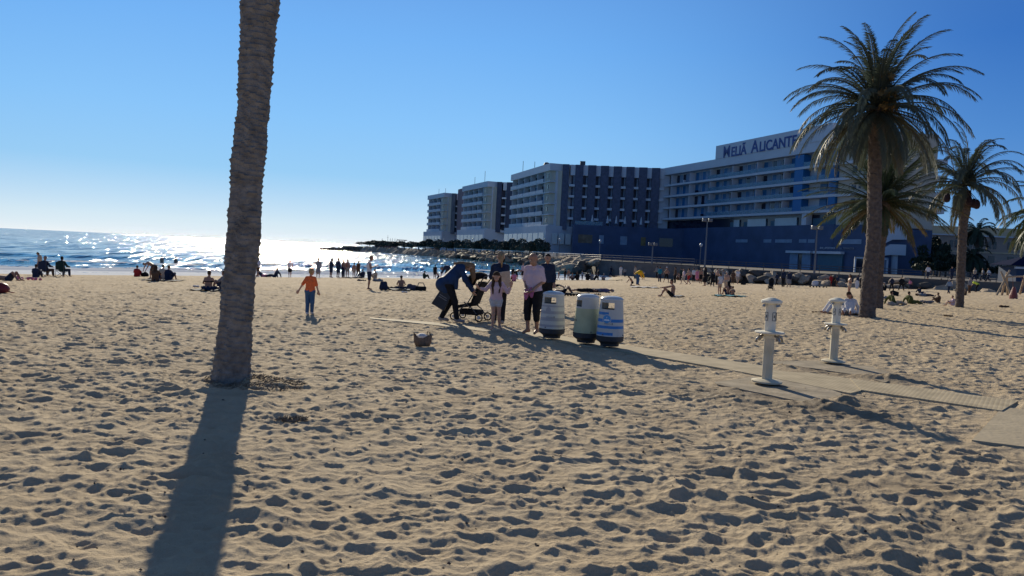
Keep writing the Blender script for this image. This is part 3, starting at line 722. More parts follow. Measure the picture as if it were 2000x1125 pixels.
for (px, py, Y, h) in ((835, 469, 330, 4.2), (850, 469, 320, 4.2), (866, 469.5, 300, 4.2), (882, 470, 290, 4.2), (923, 469.5, 255, 4.6), (947, 469.5, 240, 4.8), (1003, 470, 205, 5.0), (1064, 470.5, 180, 5.2), (1093, 470.5, 176, 5.4), (1172, 473.5, 150, 4.4), (1369, 482, 125, 3.8)):
    p = pY(px, py, Y); hh = p.z-PZ; gi += 1
    t = thing('globe_lamp', GL[gi], 'street lamp', (p.x, p.y, PZ), 0, 'globe lamps along the promenade')
    b = MB(); b.tube([(0, 0, 0), (0, 0, hh)], .06, 6); b.build('pole', m_metal, t)
    b = MB(); b.lathe([(.05, -.32), (.22, -.18), (.28, 0), (.22, .18), (.05, .33)], 10, c=(0, 0, hh+.3)); b.build('globe', m_globe, t, smooth=True)
# jetty: little harbour building and flagpoles
jb = thing('harbour_hut', 'low reddish harbour building on the jetty below thin masts', 'building', (-76, 420, 0))
part(jb, 'wall', mk('brick_red_wall', (.20, .10, .09), .9, .1), lambda b: b.box((-71.5, 425, 2.2), (12, 6, 4.0)))
part(jb, 'roof', m_villa, lambda b: b.box((-71.5, 425, 4.35), (12.8, 6.8, .3)))
MO = ['first', 'second', 'third', 'fourth', 'fifth', 'sixth']
for px, top in ((746, 465), (757, 459), (762, 465), (766, 465), (771, 465), (775, 466)):
    p = pY(px, 478, 420)
    t = thing('mast', MO.pop(0)+' thin mast from the left standing on the jetty by the harbour hut', 'mast', (p.x, p.y, PZ), 0, 'masts on the jetty')
    h = pY(px, top, 420).z-PZ; b = MB(); b.tube([(0, 0, 0), (0, 0, h)], [.14, .07], 5); b.build('pole', m_metal, t)
    b = MB(); b.tube([(-.5, 0, h*.8), (.5, 0, h*.8)], .06, 5); b.build('yard', m_metal, t)
jt = thing('look_out_shelter', 'small flat-roofed shelter on legs at the jetty root', 'shelter', (pY(785, 475, 400).x, 400, PZ))
b = MB(); b.box((0, 0, 4.4), (5, 3, .35)); b.build('roof', m_wallc, jt)
for x in (-1.5, 1.5): b = MB(); b.tube([(x, 0, 0), (x, 0, 4.3)], .2, 6); b.build('leg', m_metal, jt)
# sun shade benches on the promenade
bench = None; BO = ['second', 'third', 'fourth', 'fifth', 'sixth']
for (px, py, Y) in ((831, 490, 260), (905, 493, 215), (945, 495, 195), (1001, 494, 172), (1066, 497, 150), (1110, 497, 142)):
    p = pY(px, py, Y)
    if bench is None:
        bench = thing('pergola_table', 'first white flat-topped shelter from the seaward end of the promenade', 'shelter', (p.x, p.y, PZ), 0, 'white shelters along the promenade')
        b = MB(); b.box((0, 0, 1.15), (5.5, 1.4, .12)); b.build('top', m_white, bench)
        for x in (-2.3, 2.3): b = MB(); b.box((x, 0, .55), (.16, 1.0, 1.1)); b.build('leg', m_metal, bench)
    else:
        q = bench.copy(); COL.objects.link(q); q.location = (p.x, p.y, PZ); q['label'] = BO.pop(0)+' white flat-topped shelter from the seaward end of the promenade'
        for ch in list(bench.children): c = ch.copy(); COL.objects.link(c); c.parent = q
# ---------------------------------------------------------------- trees
m_leafd = mk('hedge_leaves', (.040, .050, .040), .8, 0, .8, col2=(.085, .095, .075))
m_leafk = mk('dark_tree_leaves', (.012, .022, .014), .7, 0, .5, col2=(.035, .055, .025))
m_trunk = mk('tree_bark', (.10, .08, .06), .9, .2, 3)
def crown_mesh(seed, n_, sx, sy, sz, leaf, zc):
    r_ = np.random.default_rng(seed); k = 9
    cen = r_.normal(size=(k, 3))*np.array([sx, sy, sz])*.42; rad = r_.uniform(.45, .75, k)
    ci = r_.integers(0, k, n_); d = r_.normal(size=(n_, 3)); d /= np.linalg.norm(d, axis=1)[:, None]
    P = cen[ci]+d*(rad[ci]*r_.uniform(.7, 1.05, n_))[:, None]*np.array([sx, sy, sz])*.75; P[:, 2] += zc
    a = r_.normal(size=(n_, 3)); a /= np.linalg.norm(a, axis=1)[:, None]; b_ = np.cross(a, r_.normal(size=(n_, 3))); b_ /= np.linalg.norm(b_, axis=1)[:, None]
    L = leaf*r_.uniform(.6, 1.4, n_)[:, None]
    V = np.stack([P-a*L, P+b_*L*.5, P+a*L, P-b_*L*.5], 1).reshape(-1, 3); F = np.arange(n_*4).reshape(-1, 4); return V, F
CR = [crown_mesh(i, 1500, 2.6, 2.4, 1.7, .32, 0) for i in range(4)]
CRM = []
def rtree(x, y, zb, h, w_, mat, label, group, i, name='broadleaf_tree'):
    t = thing(name, label, 'tree', (x, y, zb), 0, group)
    b = MB(); b.tube([(0, 0, 0), (.1, 0, h*.45), (.05, .1, h*.75)], [.2, .14, .06], 7)
    for k in range(4): a = k*1.6+i; b.tube([(.05, 0, h*.4), (math.cos(a)*w_*.3, math.sin(a)*w_*.3, h*.7)], [.09, .03], 5)
    b.build('trunk', m_trunk, t)
    V, F = CR[i % 4]; V = V*np.array([w_/4.4, w_/4.4, h*.80/3.6])+np.array([0, 0, h*.56])
    meshobj('crown', V, F, mat, t, smooth=False)
rt = random.Random(3)
ORD = 'First Second Third Fourth Fifth Sixth Seventh Eighth Ninth Tenth Eleventh Twelfth Thirteenth Fourteenth Fifteenth Sixteenth Seventeenth Eighteenth Nineteenth Twentieth Twenty-first Twenty-second Twenty-third Twenty-fourth Twenty-fifth Twenty-sixth'.lower().split()
DT = ['leftmost dense dark tree, touching the hotel end', 'tall dark tree second from the hotel end', 'tallest dark tree in the middle of the dark clump', 'tall dark tree just right of the tallest in the clump', 'dark tree at the right end of the clump, beside the slender palm', 'low dark tree in front of the tallest in the clump', 'low dark bushy tree in front of the hotel end', 'low dark tree directly left of the slender palm trunk', 'small dark bushy tree right of the slender palm']
i = 0
for k in range(26):
    f = k/25; px = 722+f*(1062-722); Y = 345-f*170
    p = pY(px, 480, Y); i += 1
    top = pY(px, 468.5+rt.uniform(-2, 2)+(3 if f < .3 else 0), Y).z
    rtree(p.x, p.y, PZ, max(top-PZ, 3)*1.03, (5.4-f*1.6)*rt.uniform(.9, 1.2), m_leafd, ORD[k]+' rounded tree from the harbour hut, in the long row above the breakwater', 'rounded trees along the promenade', i)
for (px, top, Y, w_) in ((1803, 482, 150, 3.6), (1812, 466, 165, 4), (1824, 460, 175, 4.4), (1836, 468, 165, 4.0), (1847, 482, 150, 3.6), (1830, 504, 140, 3.6), (1810, 508, 138, 3.4), (1858, 498, 145, 3.2), (1925, 512, 140, 3)):
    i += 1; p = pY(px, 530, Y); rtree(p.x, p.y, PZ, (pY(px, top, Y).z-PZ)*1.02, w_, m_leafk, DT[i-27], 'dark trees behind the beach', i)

# ---------------------------------------------------------------- palms
def leafmat(name, c1, c2, c3):
    m = bpy.data.materials.new(name); m.use_nodes = True; n = m.node_tree; b = n.nodes['Principled BSDF']
    b.inputs['Roughness'].default_value = .5; b.inputs['Specular IOR Level'].default_value = .35
    at = n.nodes.new('ShaderNodeAttribute'); at.attribute_name = 'age'
    rp = n.nodes.new('ShaderNodeValToRGB'); e = rp.color_ramp.elements; e[0].color = c1+(1,); e[1].color = c3+(1,); q = e.new(.6); q.color = c2+(1,)
    n.links.new(at.outputs['Fac'], rp.inputs[0]); n.links.new(rp.outputs[0], b.inputs['Base Color'])
    tr = n.nodes.new('ShaderNodeBsdfTranslucent'); n.links.new(rp.outputs[0], tr.inputs[0]); mx = n.nodes.new('ShaderNodeMixShader'); mx.inputs[0].default_value = .3
    n.links.new(b.outputs[0], mx.inputs[1]); n.links.new(tr.outputs[0], mx.inputs[2]); n.links.new(mx.outputs[0], n.nodes['Material Output'].inputs[0]); return m
m_frond = leafmat('palm_frond_grey_green', (.070, .094, .078), (.090, .100, .066), (.17, .12, .06))
m_frondy = leafmat('palm_frond_yellow_green', (.045, .072, .040), (.070, .085, .040), (.15, .095, .04))
def fronds(seed, n_f, Lf, wl, el0, el1, droop, nl=58, width=.030, agef=None, qp=.8):
    "crown of pinnate fronds: each a curved rachis carrying two rows of narrow leaflets"
    r_ = np.random.default_rng(seed); V = []; F = []; A = []
    for k in range(n_f):
        q = (k+.5)/n_f; el = el0+(el1-el0)*(q**qp)+r_.normal()*.14; az = k*2.39996+r_.normal()*.22; L = Lf*r_.uniform(.86, 1.08)*(.97+.08*math.sin(math.pi*min(q*1.1, 1))-.12*max(q-.7, 0)/.3)
        N_ = 22; p = np.array([0., 0, 0]); e = el; pts = []; dirs = []
        tw = r_.normal()*.25
        for i in range(N_+1):
            pts.append(p.copy()); d = np.array([math.cos(e)*math.cos(az), math.cos(e)*math.sin(az), math.sin(e)]); dirs.append(d)
            p = p+d*L/N_; e -= droop*(.5+1.5*i/N_)/N_*(math.cos(max(e, -1.3))*.75+.35); az += tw/N_*.3
        side = np.array([-math.sin(az), math.cos(az), 0.])
        age = np.clip((q-.62)*1.5+r_.normal()*.12, 0, 1) if agef is None else agef(q, r_)
        # rachis
        b0 = len(V)
        for i in range(N_+1):
            up = np.cross(side, dirs[i]); rr2 = .035*(1-i/N_)**.8+.006
            for (a, c) in ((1, 0), (-.5, .8), (-.5, -.8)): V.append(pts[i]+side*rr2*c+up*rr2*a); A.append(min(age+.45, 1))
        for i in range(N_):
            for j in range(3): a = b0+i*3+j; c = b0+i*3+(j+1) % 3; F.append((a, c, c+3, a+3))
        for j in range(nl):
            f = .10+.89*(j/(nl-1)); x = f*N_; i = min(int(x), N_-1); fr = x-i; P = pts[i]*(1-fr)+pts[i+1]*fr; D = dirs[i]
            up = np.cross(side, D)
            ll = wl*(math.sin(math.pi*(.12+.80*f))**.7)*r_.uniform(.85, 1.1)
            for s in (-1, 1):
                vv = r_.uniform(.15, .6); dd = side*s*(.80-.35*f)+D*(.62+.35*f)+up*vv*(1-.5*f); dd /= np.linalg.norm(dd)
                tip = P+dd*ll+np.array([0, 0, -ll*ll*.33*r_.uniform(.5, 1.4)]); mid = P+dd*ll*.5+np.array([0, 0, .01])
                wv_ = np.cross(dd, up); wv_ /= np.linalg.norm(wv_)+1e-9; wv_ = wv_*width
                b_ = len(V); V += [P, mid+wv_, tip, mid-wv_]; F.append((b_, b_+1, b_+2, b_+3)); g = np.clip(age+r_.normal()*.08+(f > .8)*.12, 0, 1); A += [g]*4
    return np.array(V), np.array(F), np.array(A)
def crown(t, name, mat, loc, *a, tilt=(0, 0), **k):
    V, F, A = fronds(*a, **k); o = meshobj(name, V, F, mat, t, smooth=False); o.location = loc; o.rotation_euler = (tilt[0], tilt[1], 0)
    q = o.data.attributes.new('age', 'FLOAT', 'POINT'); q.data.foreach_set('value', A.astype(np.float32)); return o
def palm_trunk(name, path, radii, seed, ring, rough_, mat, parent, nseg=40, twist=.3, dens=1):
    "trunk with the stubs of cut fronds as overlapping diamond scales"
    path = [Vector(p) for p in path]; L = [0]
    for i in range(1, len(path)): L.append(L[-1]+(path[i]-path[i-1]).length)
    tot = L[-1]; nz = int(tot/ring); V = []; r_ = np.random.default_rng(seed)
    for i in range(nz+1):
        t = tot*i/nz; j = max(k for k in range(len(L)) if L[k] <= t+1e-9); j = min(j, len(path)-2); f = (t-L[j])/(L[j+1]-L[j])
        c = path[j].lerp(path[j+1], f); r0 = radii[j]*(1-f)+radii[j+1]*f
        for k in range(nseg):
            a = 2*math.pi*k/nseg
            ph = (t/rough_[1])+.9*(float(vnoise(np.array([a*1.6+9]), np.array([t*2.2]), 1.0, 55+seed)[0])-.5)+a/6.283*round(twist*10); row = math.floor(ph); fr = ph-row; u_ = (k/nseg*rough_[2]+.5*(row % 2)+.13*math.sin(row*2.7))
            s = abs((u_ % 1)-.5)*2; hsh = float(h2(np.array([row]), np.array([int(u_) % int(rough_[2])]), 7+seed)[0])
            sc = (fr**1.5)*(1-.45*s)*(.35+1.0*hsh)
            n_ = float(vnoise(np.array([a*3.]), np.array([t*6.]), 1.0, 77+seed)[0])-.5
            rr3 = r0*(1+.04*n_)+rough_[0]*(sc-.4)+rough_[0]*.6*n_
            V.append((c.x+rr3*math.cos(a), c.y+rr3*math.sin(a), c.z))
    idx = np.arange((nz+1)*nseg).reshape(nz+1, nseg); nx_ = np.roll(idx, -1, axis=1)
    F = np.stack([idx[:-1], nx_[:-1], nx_[1:], idx[1:]], -1).reshape(-1, 4)
    return meshobj(name, np.array(V), F, mat, parent, smooth=False)
m_palmt = mk('palm_trunk_grey_brown', (.125, .115, .105), .95, 0, 9, bump=1.0, bscale=45, col2=(.26, .24, .215))
m_palmd = mk('palm_trunk_brown', (.075, .058, .05), .95, 0, 9, bump=.7, bscale=30, col2=(.145, .115, .095))
# foreground trunk, leaning a little to the right; its crown is above the photograph
Y0 = PALM0.y
ys = [(756, 452, 43), (748, 452, 39), (735, 451.5, 36.5), (700, 454, 34.5), (650, 459, 32), (600, 463.5, 31), (560, 466, 31), (520, 470, 30.5), (500, 472, 31), (450, 477, 30.5), (400, 479, 30.5), (350, 482, 31), (310, 484.5, 32.5), (285, 488, 32), (250, 491, 30.5), (200, 496, 30), (150, 498.5, 32), (100, 501, 32.5), (50, 505, 34), (10, 508, 36.5), (-60, 511, 35)]
path = [pY(x, y, Y0) for y, x, r_ in ys]; rad = [r_/1480*Y0 for y, x, r_ in ys]
top = path[-1]
for k in range(1, 8): path.append(top+Vector((.03*k, .02*k, .55*k))); rad.append(.21)
p0 = path[0].copy(); path = [Vector((p.x-p0.x, p.y-p0.y, p.z-PALM0.z)) for p in path]; path.insert(0, Vector((0, 0, -.25))); rad.insert(0, rad[0]*1.06)
T0 = thing('palm_tree', 'tall grey palm trunk in the left foreground, its crown out of view', 'palm tree', (p0.x, p0.y, PALM0.z))
palm_trunk('trunk', path, rad, 1, .02, (.030, .07, 7), m_palmt, T0, nseg=64)
crown(T0, 'crown', m_frond, path[-1]+Vector((0, 0, .1)), 5, 26, 2.6, .42, 1.4, -.5, 1.6, nl=40)
# straw and dead fibres round its foot
def litter(name, c, n_, rx, ry, ln, mat, seed, label, dens=.5):
    r_ = np.random.default_rng(seed); a = r_.uniform(0, 6.28, n_); rr4 = np.sqrt(r_.uniform(.02, 1, n_)); x = c[0]+np.cos(a)*rr4*rx; y = c[1]+np.sin(a)*rr4*ry
    z = sand_height(x, y)+.006; th_ = r_.uniform(0, 3.14, n_); l = ln*r_.uniform(.3, 1.2, n_); dx = np.cos(th_)*l; dy = np.sin(th_)*l; dz = r_.uniform(0, .03, n_)
    wx_ = -np.sin(th_)*.004; wy_ = np.cos(th_)*.004
    V = np.stack([np.stack([x-dx-wx_, y-dy-wy_, z], 1), np.stack([x+dx-wx_, y+dy-wy_, z+dz], 1), np.stack([x+dx+wx_, y+dy+wy_, z+dz+.006], 1), np.stack([x-dx+wx_, y-dy+wy_, z+.006], 1)], 1).reshape(-1, 3)
    o = meshobj(name, V, np.arange(n_*4).reshape(-1, 4), mat, smooth=False); tag(o, label, 'litter', kind='stuff'); return o
m_straw = mk('dry_palm_straw', (.20, .15, .10), .9, .4, 20)
litter('palm_straw', (PALM0.x+.32, PALM0.y-.02), 800, .62, .45, .028, m_straw, 3, 'dry brown straw and fibres strewn round the foot of the near palm trunk')
litter('dry_seaweed', tuple(gp(570, 825)[:2]), 260, .16, .07, .03, m_straw, 4, 'small dark clump of dry seaweed lying on the open sand')
# big palm on the right
def palm(base_px, Y, prof, label, fr, mat, tmat, crown_px, seed, scale_row=.22, tilt=(0, 0)):
    g = gp(*base_px) if Y is None else pY(base_px[0], base_px[1], Y); zb = float(terrain(g.x, g.y)) if Y is None else g.z
    t = thing('palm_tree', label, 'palm tree', (g.x, g.y, zb)); D = g.y
    pts = []; rad = []
    for (x, y, hw) in prof: p = pY(x, y, D); pts.append(Vector((p.x-g.x, 0, p.z-zb))); rad.append(hw*.93/1480*D)
    pts.insert(0, pts[0]+Vector((0, 0, -.35))); rad.insert(0, rad[0]*1.08)
    palm_trunk('trunk', pts, rad, seed, .05, (.03, scale_row, 6), tmat, t, nseg=36)
    return t, g, zb
t1, g1_, z1_ = palm((1695, 622), None, [(1693, 624, 19), (1694, 612, 16.5), (1697, 560, 15.5), (1700, 520, 15), (1706, 470, 14.5), (1708, 420, 14.5), (1708, 360, 14), (1709, 310, 14), (1710, 268, 13.5), (1711, 258, 18), (1712, 245, 25), (1711, 228, 26), (1712, 212, 16)], 'tallest palm on the right with a wide grey-green crown', None, m_frond, m_palmd, None, 2)
c = pY(1712, 214, g1_.y); cl = Vector((c.x-g1_.x, 0, c.z-z1_))
crown(t1, 'crown', m_frond, cl, 12, 86, 3.6, .46, 1.5, -.55, 1.25, nl=84, width=.017, qp=1.05)
def cluster(t, loc, seed, n_, r0, mat, name='fruit_cluster'):
    r_ = random.Random(seed); b = MB()
    for k in range(n_):
        a = r_.uniform(0, 6.28); L_ = r0*r_.uniform(.5, 1); p = Vector((math.cos(a)*L_, math.sin(a)*L_, -r_.uniform(0, .5)*r0))
        b.tube([(0, 0, 0), p*.6+Vector((0, 0, .12)), p+Vector((0, 0, -.15))], [.02, .015, .01], 4)
        for q in range(4): z_ = p*(.5+.14*q)+Vector((0, 0, -.02)); b.box(tuple(z_), (.06, .06, .07))
    o = b.build(name, mat, t); o.location = loc; return o
m_date = mk('orange_date_stalks', (.24, .15, .05), .8, .3, 10)
for k, (dx, dz) in enumerate(((.25, .1), (.1, .55), (-.1, 1.15))): cluster(t1, cl+Vector((dx, -.5, dz)), k, 22, .42, m_date)
# lower yellowish palm right behind it
t2, g2_, z2_ = palm((1722, 603), None, [(1716, 604, 9), (1717, 540, 8), (1720, 480, 9), (1722, 430, 15), (1722, 400, 17), (1722, 385, 10)], 'lower palm with yellow-green and rusty fronds behind the tallest one', None, m_frondy, m_palmd, None, 3)
c = pY(1722, 398, g2_.y); crown(t2, 'crown', m_frondy, Vector((c.x-g2_.x, 0, c.z-z2_)), 23, 78, 3.45, .48, 1.5, -.45, .65, nl=64, width=.020, qp=1.0, agef=lambda q, r_: np.clip((q-.45)*1.3+r_.normal()*.15, 0, 1))
# third palm with hanging fruit bags
t3, g3_, z3_ = palm((1873, 601), None, [(1874, 602, 8.5), (1875, 570, 8), (1878, 500, 8.5), (1881, 440, 8.5), (1884, 415, 10.5), (1885, 395, 13), (1885, 372, 11)], 'slender palm near the right edge with dark fruit bags under its crown', None, m_frond, m_palmd, None, 4)
c = pY(1885, 362, g3_.y); c3 = Vector((c.x-g3_.x, 0, c.z-z3_))
crown(t3, 'crown', m_frond, c3, 31, 50, 3.5, .46, 1.5, -.15, 1.6, nl=66, width=.020, qp=1.0)
m_bag = mk('dark_fruit_bag', (.035, .018, .02), .8, .2, 8)
for (px, py) in ((1850, 385), (1868, 391), (1902, 396), (1908, 398), (1893, 392)):
    q = pY(px, py, g3_.y-.6); b = MB(); b.lathe([(.05, .22), (.14, .1), (.17, -.1), (.12, -.24), (.02, -.28)], 8); b.tube([(0, 0, .2), (c.x-q.x, .5, c.z-q.z-.1)], .015, 4)
    o = b.build('fruit_bag', m_bag, t3); o.location = (q.x-g3_.x, q.y-g3_.y, q.z-z3_)
# fourth palm, its trunk beyond the right edge
t4, g4_, z4_ = palm((2050, 606), None, [(2050, 608, 11), (2052, 500, 10), (2054, 440, 12), (2055, 425, 9)], 'palm whose drooping fronds enter at the right edge of the photo', None, m_frond, m_palmd, None, 5)
c = pY(2055, 425, g4_.y); crown(t4, 'crown', m_frondy, Vector((c.x-g4_.x, 0, c.z-z4_)), 44, 34, 3.2, .5, 1.3, -.5, 1.3, nl=48)
t5, g5_, z5_ = palm((1908, 545), 150, [(1908, 546, 3.5), (1909, 500, 3.5), (1909, 455, 5)], 'small distant palm in front of the brown building', None, m_frond, m_palmd, None, 6)
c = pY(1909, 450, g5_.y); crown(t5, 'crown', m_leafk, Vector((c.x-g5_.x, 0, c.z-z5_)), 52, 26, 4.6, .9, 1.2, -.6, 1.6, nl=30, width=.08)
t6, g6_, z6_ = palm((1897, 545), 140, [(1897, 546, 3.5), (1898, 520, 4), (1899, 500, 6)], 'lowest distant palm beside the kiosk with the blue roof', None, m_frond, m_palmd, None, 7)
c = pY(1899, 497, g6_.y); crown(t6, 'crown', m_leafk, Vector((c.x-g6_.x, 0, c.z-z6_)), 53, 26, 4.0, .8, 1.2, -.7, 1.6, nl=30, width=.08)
# ---------------------------------------------------------------- boardwalk, pads and slab
m_board = bpy.data.materials.new('boardwalk_planks'); m_board.use_nodes = True
n = m_board.node_tree; b = n.nodes['Principled BSDF']; b.inputs['Roughness'].default_value = .85; b.inputs['Specular IOR Level'].default_value = .2
tc = n.nodes.new('ShaderNodeTexCoord'); mp = n.nodes.new('ShaderNodeMapping'); mp.inputs['Rotation'].default_value = (0, 0, R(35)); n.links.new(tc.outputs['Object'], mp.inputs[0])
wv_ = n.nodes.new('ShaderNodeTexWave'); wv_.inputs['Scale'].default_value = 5.5; wv_.inputs['Distortion'].default_value = .3; n.links.new(mp.outputs[0], wv_.inputs['Vector'])
rp = n.nodes.new('ShaderNodeValToRGB'); e = rp.color_ramp.elements; e[0].position = 0; e[0].color = (.34, .275, .185, 1); e[1].position = .16; e[1].color = (.42, .35, .235, 1)
no = n.nodes.new('ShaderNodeTexNoise'); no.inputs['Scale'].default_value = 3; no.inputs['Detail'].default_value = 6; n.links.new(tc.outputs['Object'], no.inputs['Vector'])
mx = n.nodes.new('ShaderNodeMix'); mx.data_type = 'RGBA'; mx.blend_type = 'OVERLAY'; mx.inputs[0].default_value = .5
n.links.new(wv_.outputs['Fac'], rp.inputs[0]); n.links.new(rp.outputs[0], mx.inputs['A']); n.links.new(no.outputs['Fac'], mx.inputs['B']); n.links.new(mx.outputs['Result'], b.inputs['Base Color'])
bp = n.nodes.new('ShaderNodeBump'); bp.inputs['Strength'].default_value = .3; bp.inputs['Distance'].default_value = .004; n.links.new(wv_.outputs['Fac'], bp.inputs['Height']); n.links.new(bp.outputs[0], b.inputs['Normal'])
def strip(name, upper, lower, mat, lift, nd=40, kind='structure', th=.12):
    def res(pts):
        P = [gp(*p) for p in pts]; L = [0]
        for i in range(1, len(P)): L.append(L[-1]+(P[i]-P[i-1]).length)
        out = []
        for k in range(nd+1):
            t = L[-1]*k/nd; i = max(j for j in range(len(L)) if L[j] <= t+1e-9); i = min(i, len(P)-2); out.append(P[i].lerp(P[i+1], (t-L[i])/(L[i+1]-L[i])))
        return out
    Up, Lo = res(upper), res(lower); V = []; F = []; m_ = 4
    for i in range(nd+1):
        for j in range(m_+1):
            p = Up[i].lerp(Lo[i], j/m_); z = float(terrain(p.x, p.y))+lift; V.append((p.x, p.y, z))
        for j in (0, m_): p = V[i*(m_+3)+j]; V.append((p[0], p[1], p[2]-th))
    w_ = m_+3
    for i in range(nd):
        for j in range(m_): a = i*w_+j; F.append((a, a+1, a+1+w_, a+w_))
        a = i*w_; F.append((a+m_+1, a, a+w_, a+w_+m_+1)); F.append((a+m_, a+m_+2, a+w_+m_+2, a+w_+m_))
    for i in (0, nd): a = i*w_; F.append((a, a+m_+1, a+m_+2, a+m_)) 
    b = MB(); b.add(V, F); o = b.build(name, mat); o['kind'] = kind; return o
strip('boardwalk', WA_U[:-1]+[(1684, 745)], WA_L+[(1682, 764.5)], m_board, .016, 60, th=.03)
strip('boardwalk', WB_U, WB_L, m_board, .022, 20, th=.03)
m_pad = mk('wet_grey_concrete', (.29, .24, .17), .85, .35, 3, bump=.5, bscale=18)
strip('shower_pad', [(1395, 748), (1470, 737), (1560, 741), (1645, 770)], [(1400, 752), (1480, 768), (1560, 785), (1612, 800)], m_pad, .012, 14)
strip('shower_pad', [(1505, 707), (1600, 705), (1690, 714), (1765, 736)], [(1510, 711), (1600, 722), (1680, 735), (1728, 748)], m_pad, .012, 14)
m_slab = mk('pale_concrete_slab', (.38, .315, .215), .9, .15, 1.5, bump=.5, bscale=14)
strip('concrete_slab', [(1958, 796), (2090, 812), (2240, 832)], [(1898, 861), (2080, 884), (2350, 918)], m_slab, .010, 20)

# ---------------------------------------------------------------- litter bins
m_binw = mk('bin_white', (.50, .50, .47), .45, .06, 6); m_bing = mk('bin_grey_stripe', (.33, .33, .35), .5, .08, 6)
m_binb = mk('bin_blue', (.03, .19, .50), .4, .15, 8); m_binlb = mk('bin_logo_blue', (.05, .28, .60), .4, .1, 6)
m_bingr = mk('bin_pale_green', (.42, .44, .27), .5, .10, 5); m_bind = mk('bin_dark_base', (.035, .037, .042), .55, .2, 5); m_binlid = mk('bin_lid', (.55, .57, .58), .3, .05, 5); m_ink = mk('dark_ink', (.06, .06, .07), .5, 0); m_dots = mk('white_ink', (.7, .75, .8), .5, 0)
def litter_bin(px, py, face, scheme, label, bag=False):
    g = gp(px, py); z = g.z+.05; t = thing('litter_bin', label, 'litter bin', (g.x, g.y, z), 0, 'litter bins beside the boardwalk')
    b = MB(); b.lathe([(.18, 0), (.19, .05), (.235, .085), (.27, .11), (.275, .20), (.268, .205)], 48); b.build('base', m_bind, t, smooth=False)
    # body: fine grid so that stripes and emblem follow the surface
    na, nz = 150, 76; z0, z1, zs = .205, .92, .735
    rad = lambda zz: .272-.048*((zz-z0)/(z1-z0))
    toc = math.atan2(-g.y, -g.x)+face     # direction of the slot
    def ang(a): return (a-toc+math.pi) % (2*math.pi)-math.pi
    mats = {'w': m_binw, 'g': m_bing, 'b': m_binb, 'l': m_binlb, 'y': m_bingr, 'k': m_ink, 'd': m_dots}
    def pick(a, zz):
        d = ang(a)
        if scheme == 'grey':
            if (d+.05)**2+((zz-.60)/.27)**2*1.0 < .235**2*1.0 and abs(zz-.60) < .07: return 'g'
            return 'g' if (zz-.23) % .145 < .065 and zz < .70 and zz > .25 else 'w'
        if scheme == 'green':
            return 'y' if zz < .70 else 'w'
        dd = math.hypot((d-.02)*.25, zz-.545)
        if .082 < dd < .092: return 'w'
        if dd < .082:
            if abs(zz-.535) < .006 and abs(d-.02) < .20: return 'd'
            if abs(zz-.52) < .005 and abs(d-.02) < .22: return 'd'
            if abs(zz-.575) < .014 and abs(d-.02) < .014: return 'd'
            return 'l'
        for s in (.255, .385, .515, .65):
            if s-.03 < zz < s+.03: return 'b' if not (s > .6 and d > .15) and not (s < .3 and d > .55) else 'w'
        return 'w'
    vs = []; fs = []; ms_i = []; keys = []
    b = MB()
    for i in range(nz+1):
        zz = z0+(zs-z0)*i/nz
        for k in range(na): a = 2*math.pi*k/na; vs.append((rad(zz)*math.cos(a), rad(zz)*math.sin(a), zz))
    groups = {}
    for i in range(nz):
        for k in range(na):
            a_, c_ = i*na+k, i*na+(k+1) % na; key = pick(2*math.pi*(k+.5)/na, z0+(zs-z0)*(i+.5)/nz); groups.setdefault(key, []).append((a_, c_, c_+na, a_+na))
    off = 0
    for key, ff in groups.items(): b.add(vs if not b.v else [], [], mats[key]); 
    b.v = [tuple(v) for v in vs]; b.f = []; b.mi = []
    for key, ff in groups.items():
        if mats[key] not in b.mats: b.mats.append(mats[key])
        b.f += ff; b.mi += [b.mats.index(mats[key])]*len(ff)
    b.build('body', None, t, smooth=True)
    # hood with slots front and back, seen right through
    def arc(b, r0, r1, za, zb, a0, a1, m_=10, th=.012):
        V = []
        for k in range(m_+1):
            a = a0+(a1-a0)*k/m_
            for (r_, z_) in ((r0, za), (r1, zb), (r1-th, zb), (r0-th, za)): V.append((r_*math.cos(a), r_*math.sin(a), z_))
        F = [(0, 1, 2, 3), (m_*4+3, m_*4+2, m_*4+1, m_*4)]
        for k in range(m_):
            for j in range(4): q = k*4; F.append((q+j, q+4+j, q+4+(j+1) % 4, q+(j+1) % 4))
        b.add(V, F)
    hw = .62
    b = MB(); zt = .865
    for c_ in (toc+math.pi/2, toc-math.pi/2): arc(b, rad(zs), rad(zt), zs, zt, c_-(math.pi/2-hw), c_+(math.pi/2-hw), 14)
    arc(b, rad(zt), rad(z1), zt, z1, 0, 2*math.pi, 60)
    b.build('hood', m_binw, t, smooth=False)
    b = MB(); b.lathe([(.225, -.012), (.232, 0), (.228, .022), (.19, .05), (.10, .07), (.0, .074)], 48, c=(0, 0, z1)); b.build('lid', m_binlid, t, smooth=True)
    b = MB(); b.lathe([(.205, .22), (.215, zs-.01), (.209, zs-.01), (.2, .24)], 40); b.lathe([(.0, .45), (.2, .45)], 30, cap=False); b.build('liner', m_bind, t)
    for a in (toc-.2, toc+1.5, toc-1.6): b = MB(); b.lathe([(0, -.012), (.014, -.008), (.014, .008), (0, .012)], 10, c=(.271*math.cos(a), .271*math.sin(a), .235)); b.build('drain_plug', m_ink, t)
    # small lettering below the emblem
    word = 'Alicante'; a = toc-.16 if scheme != 'green' else toc-.45
    x = 0
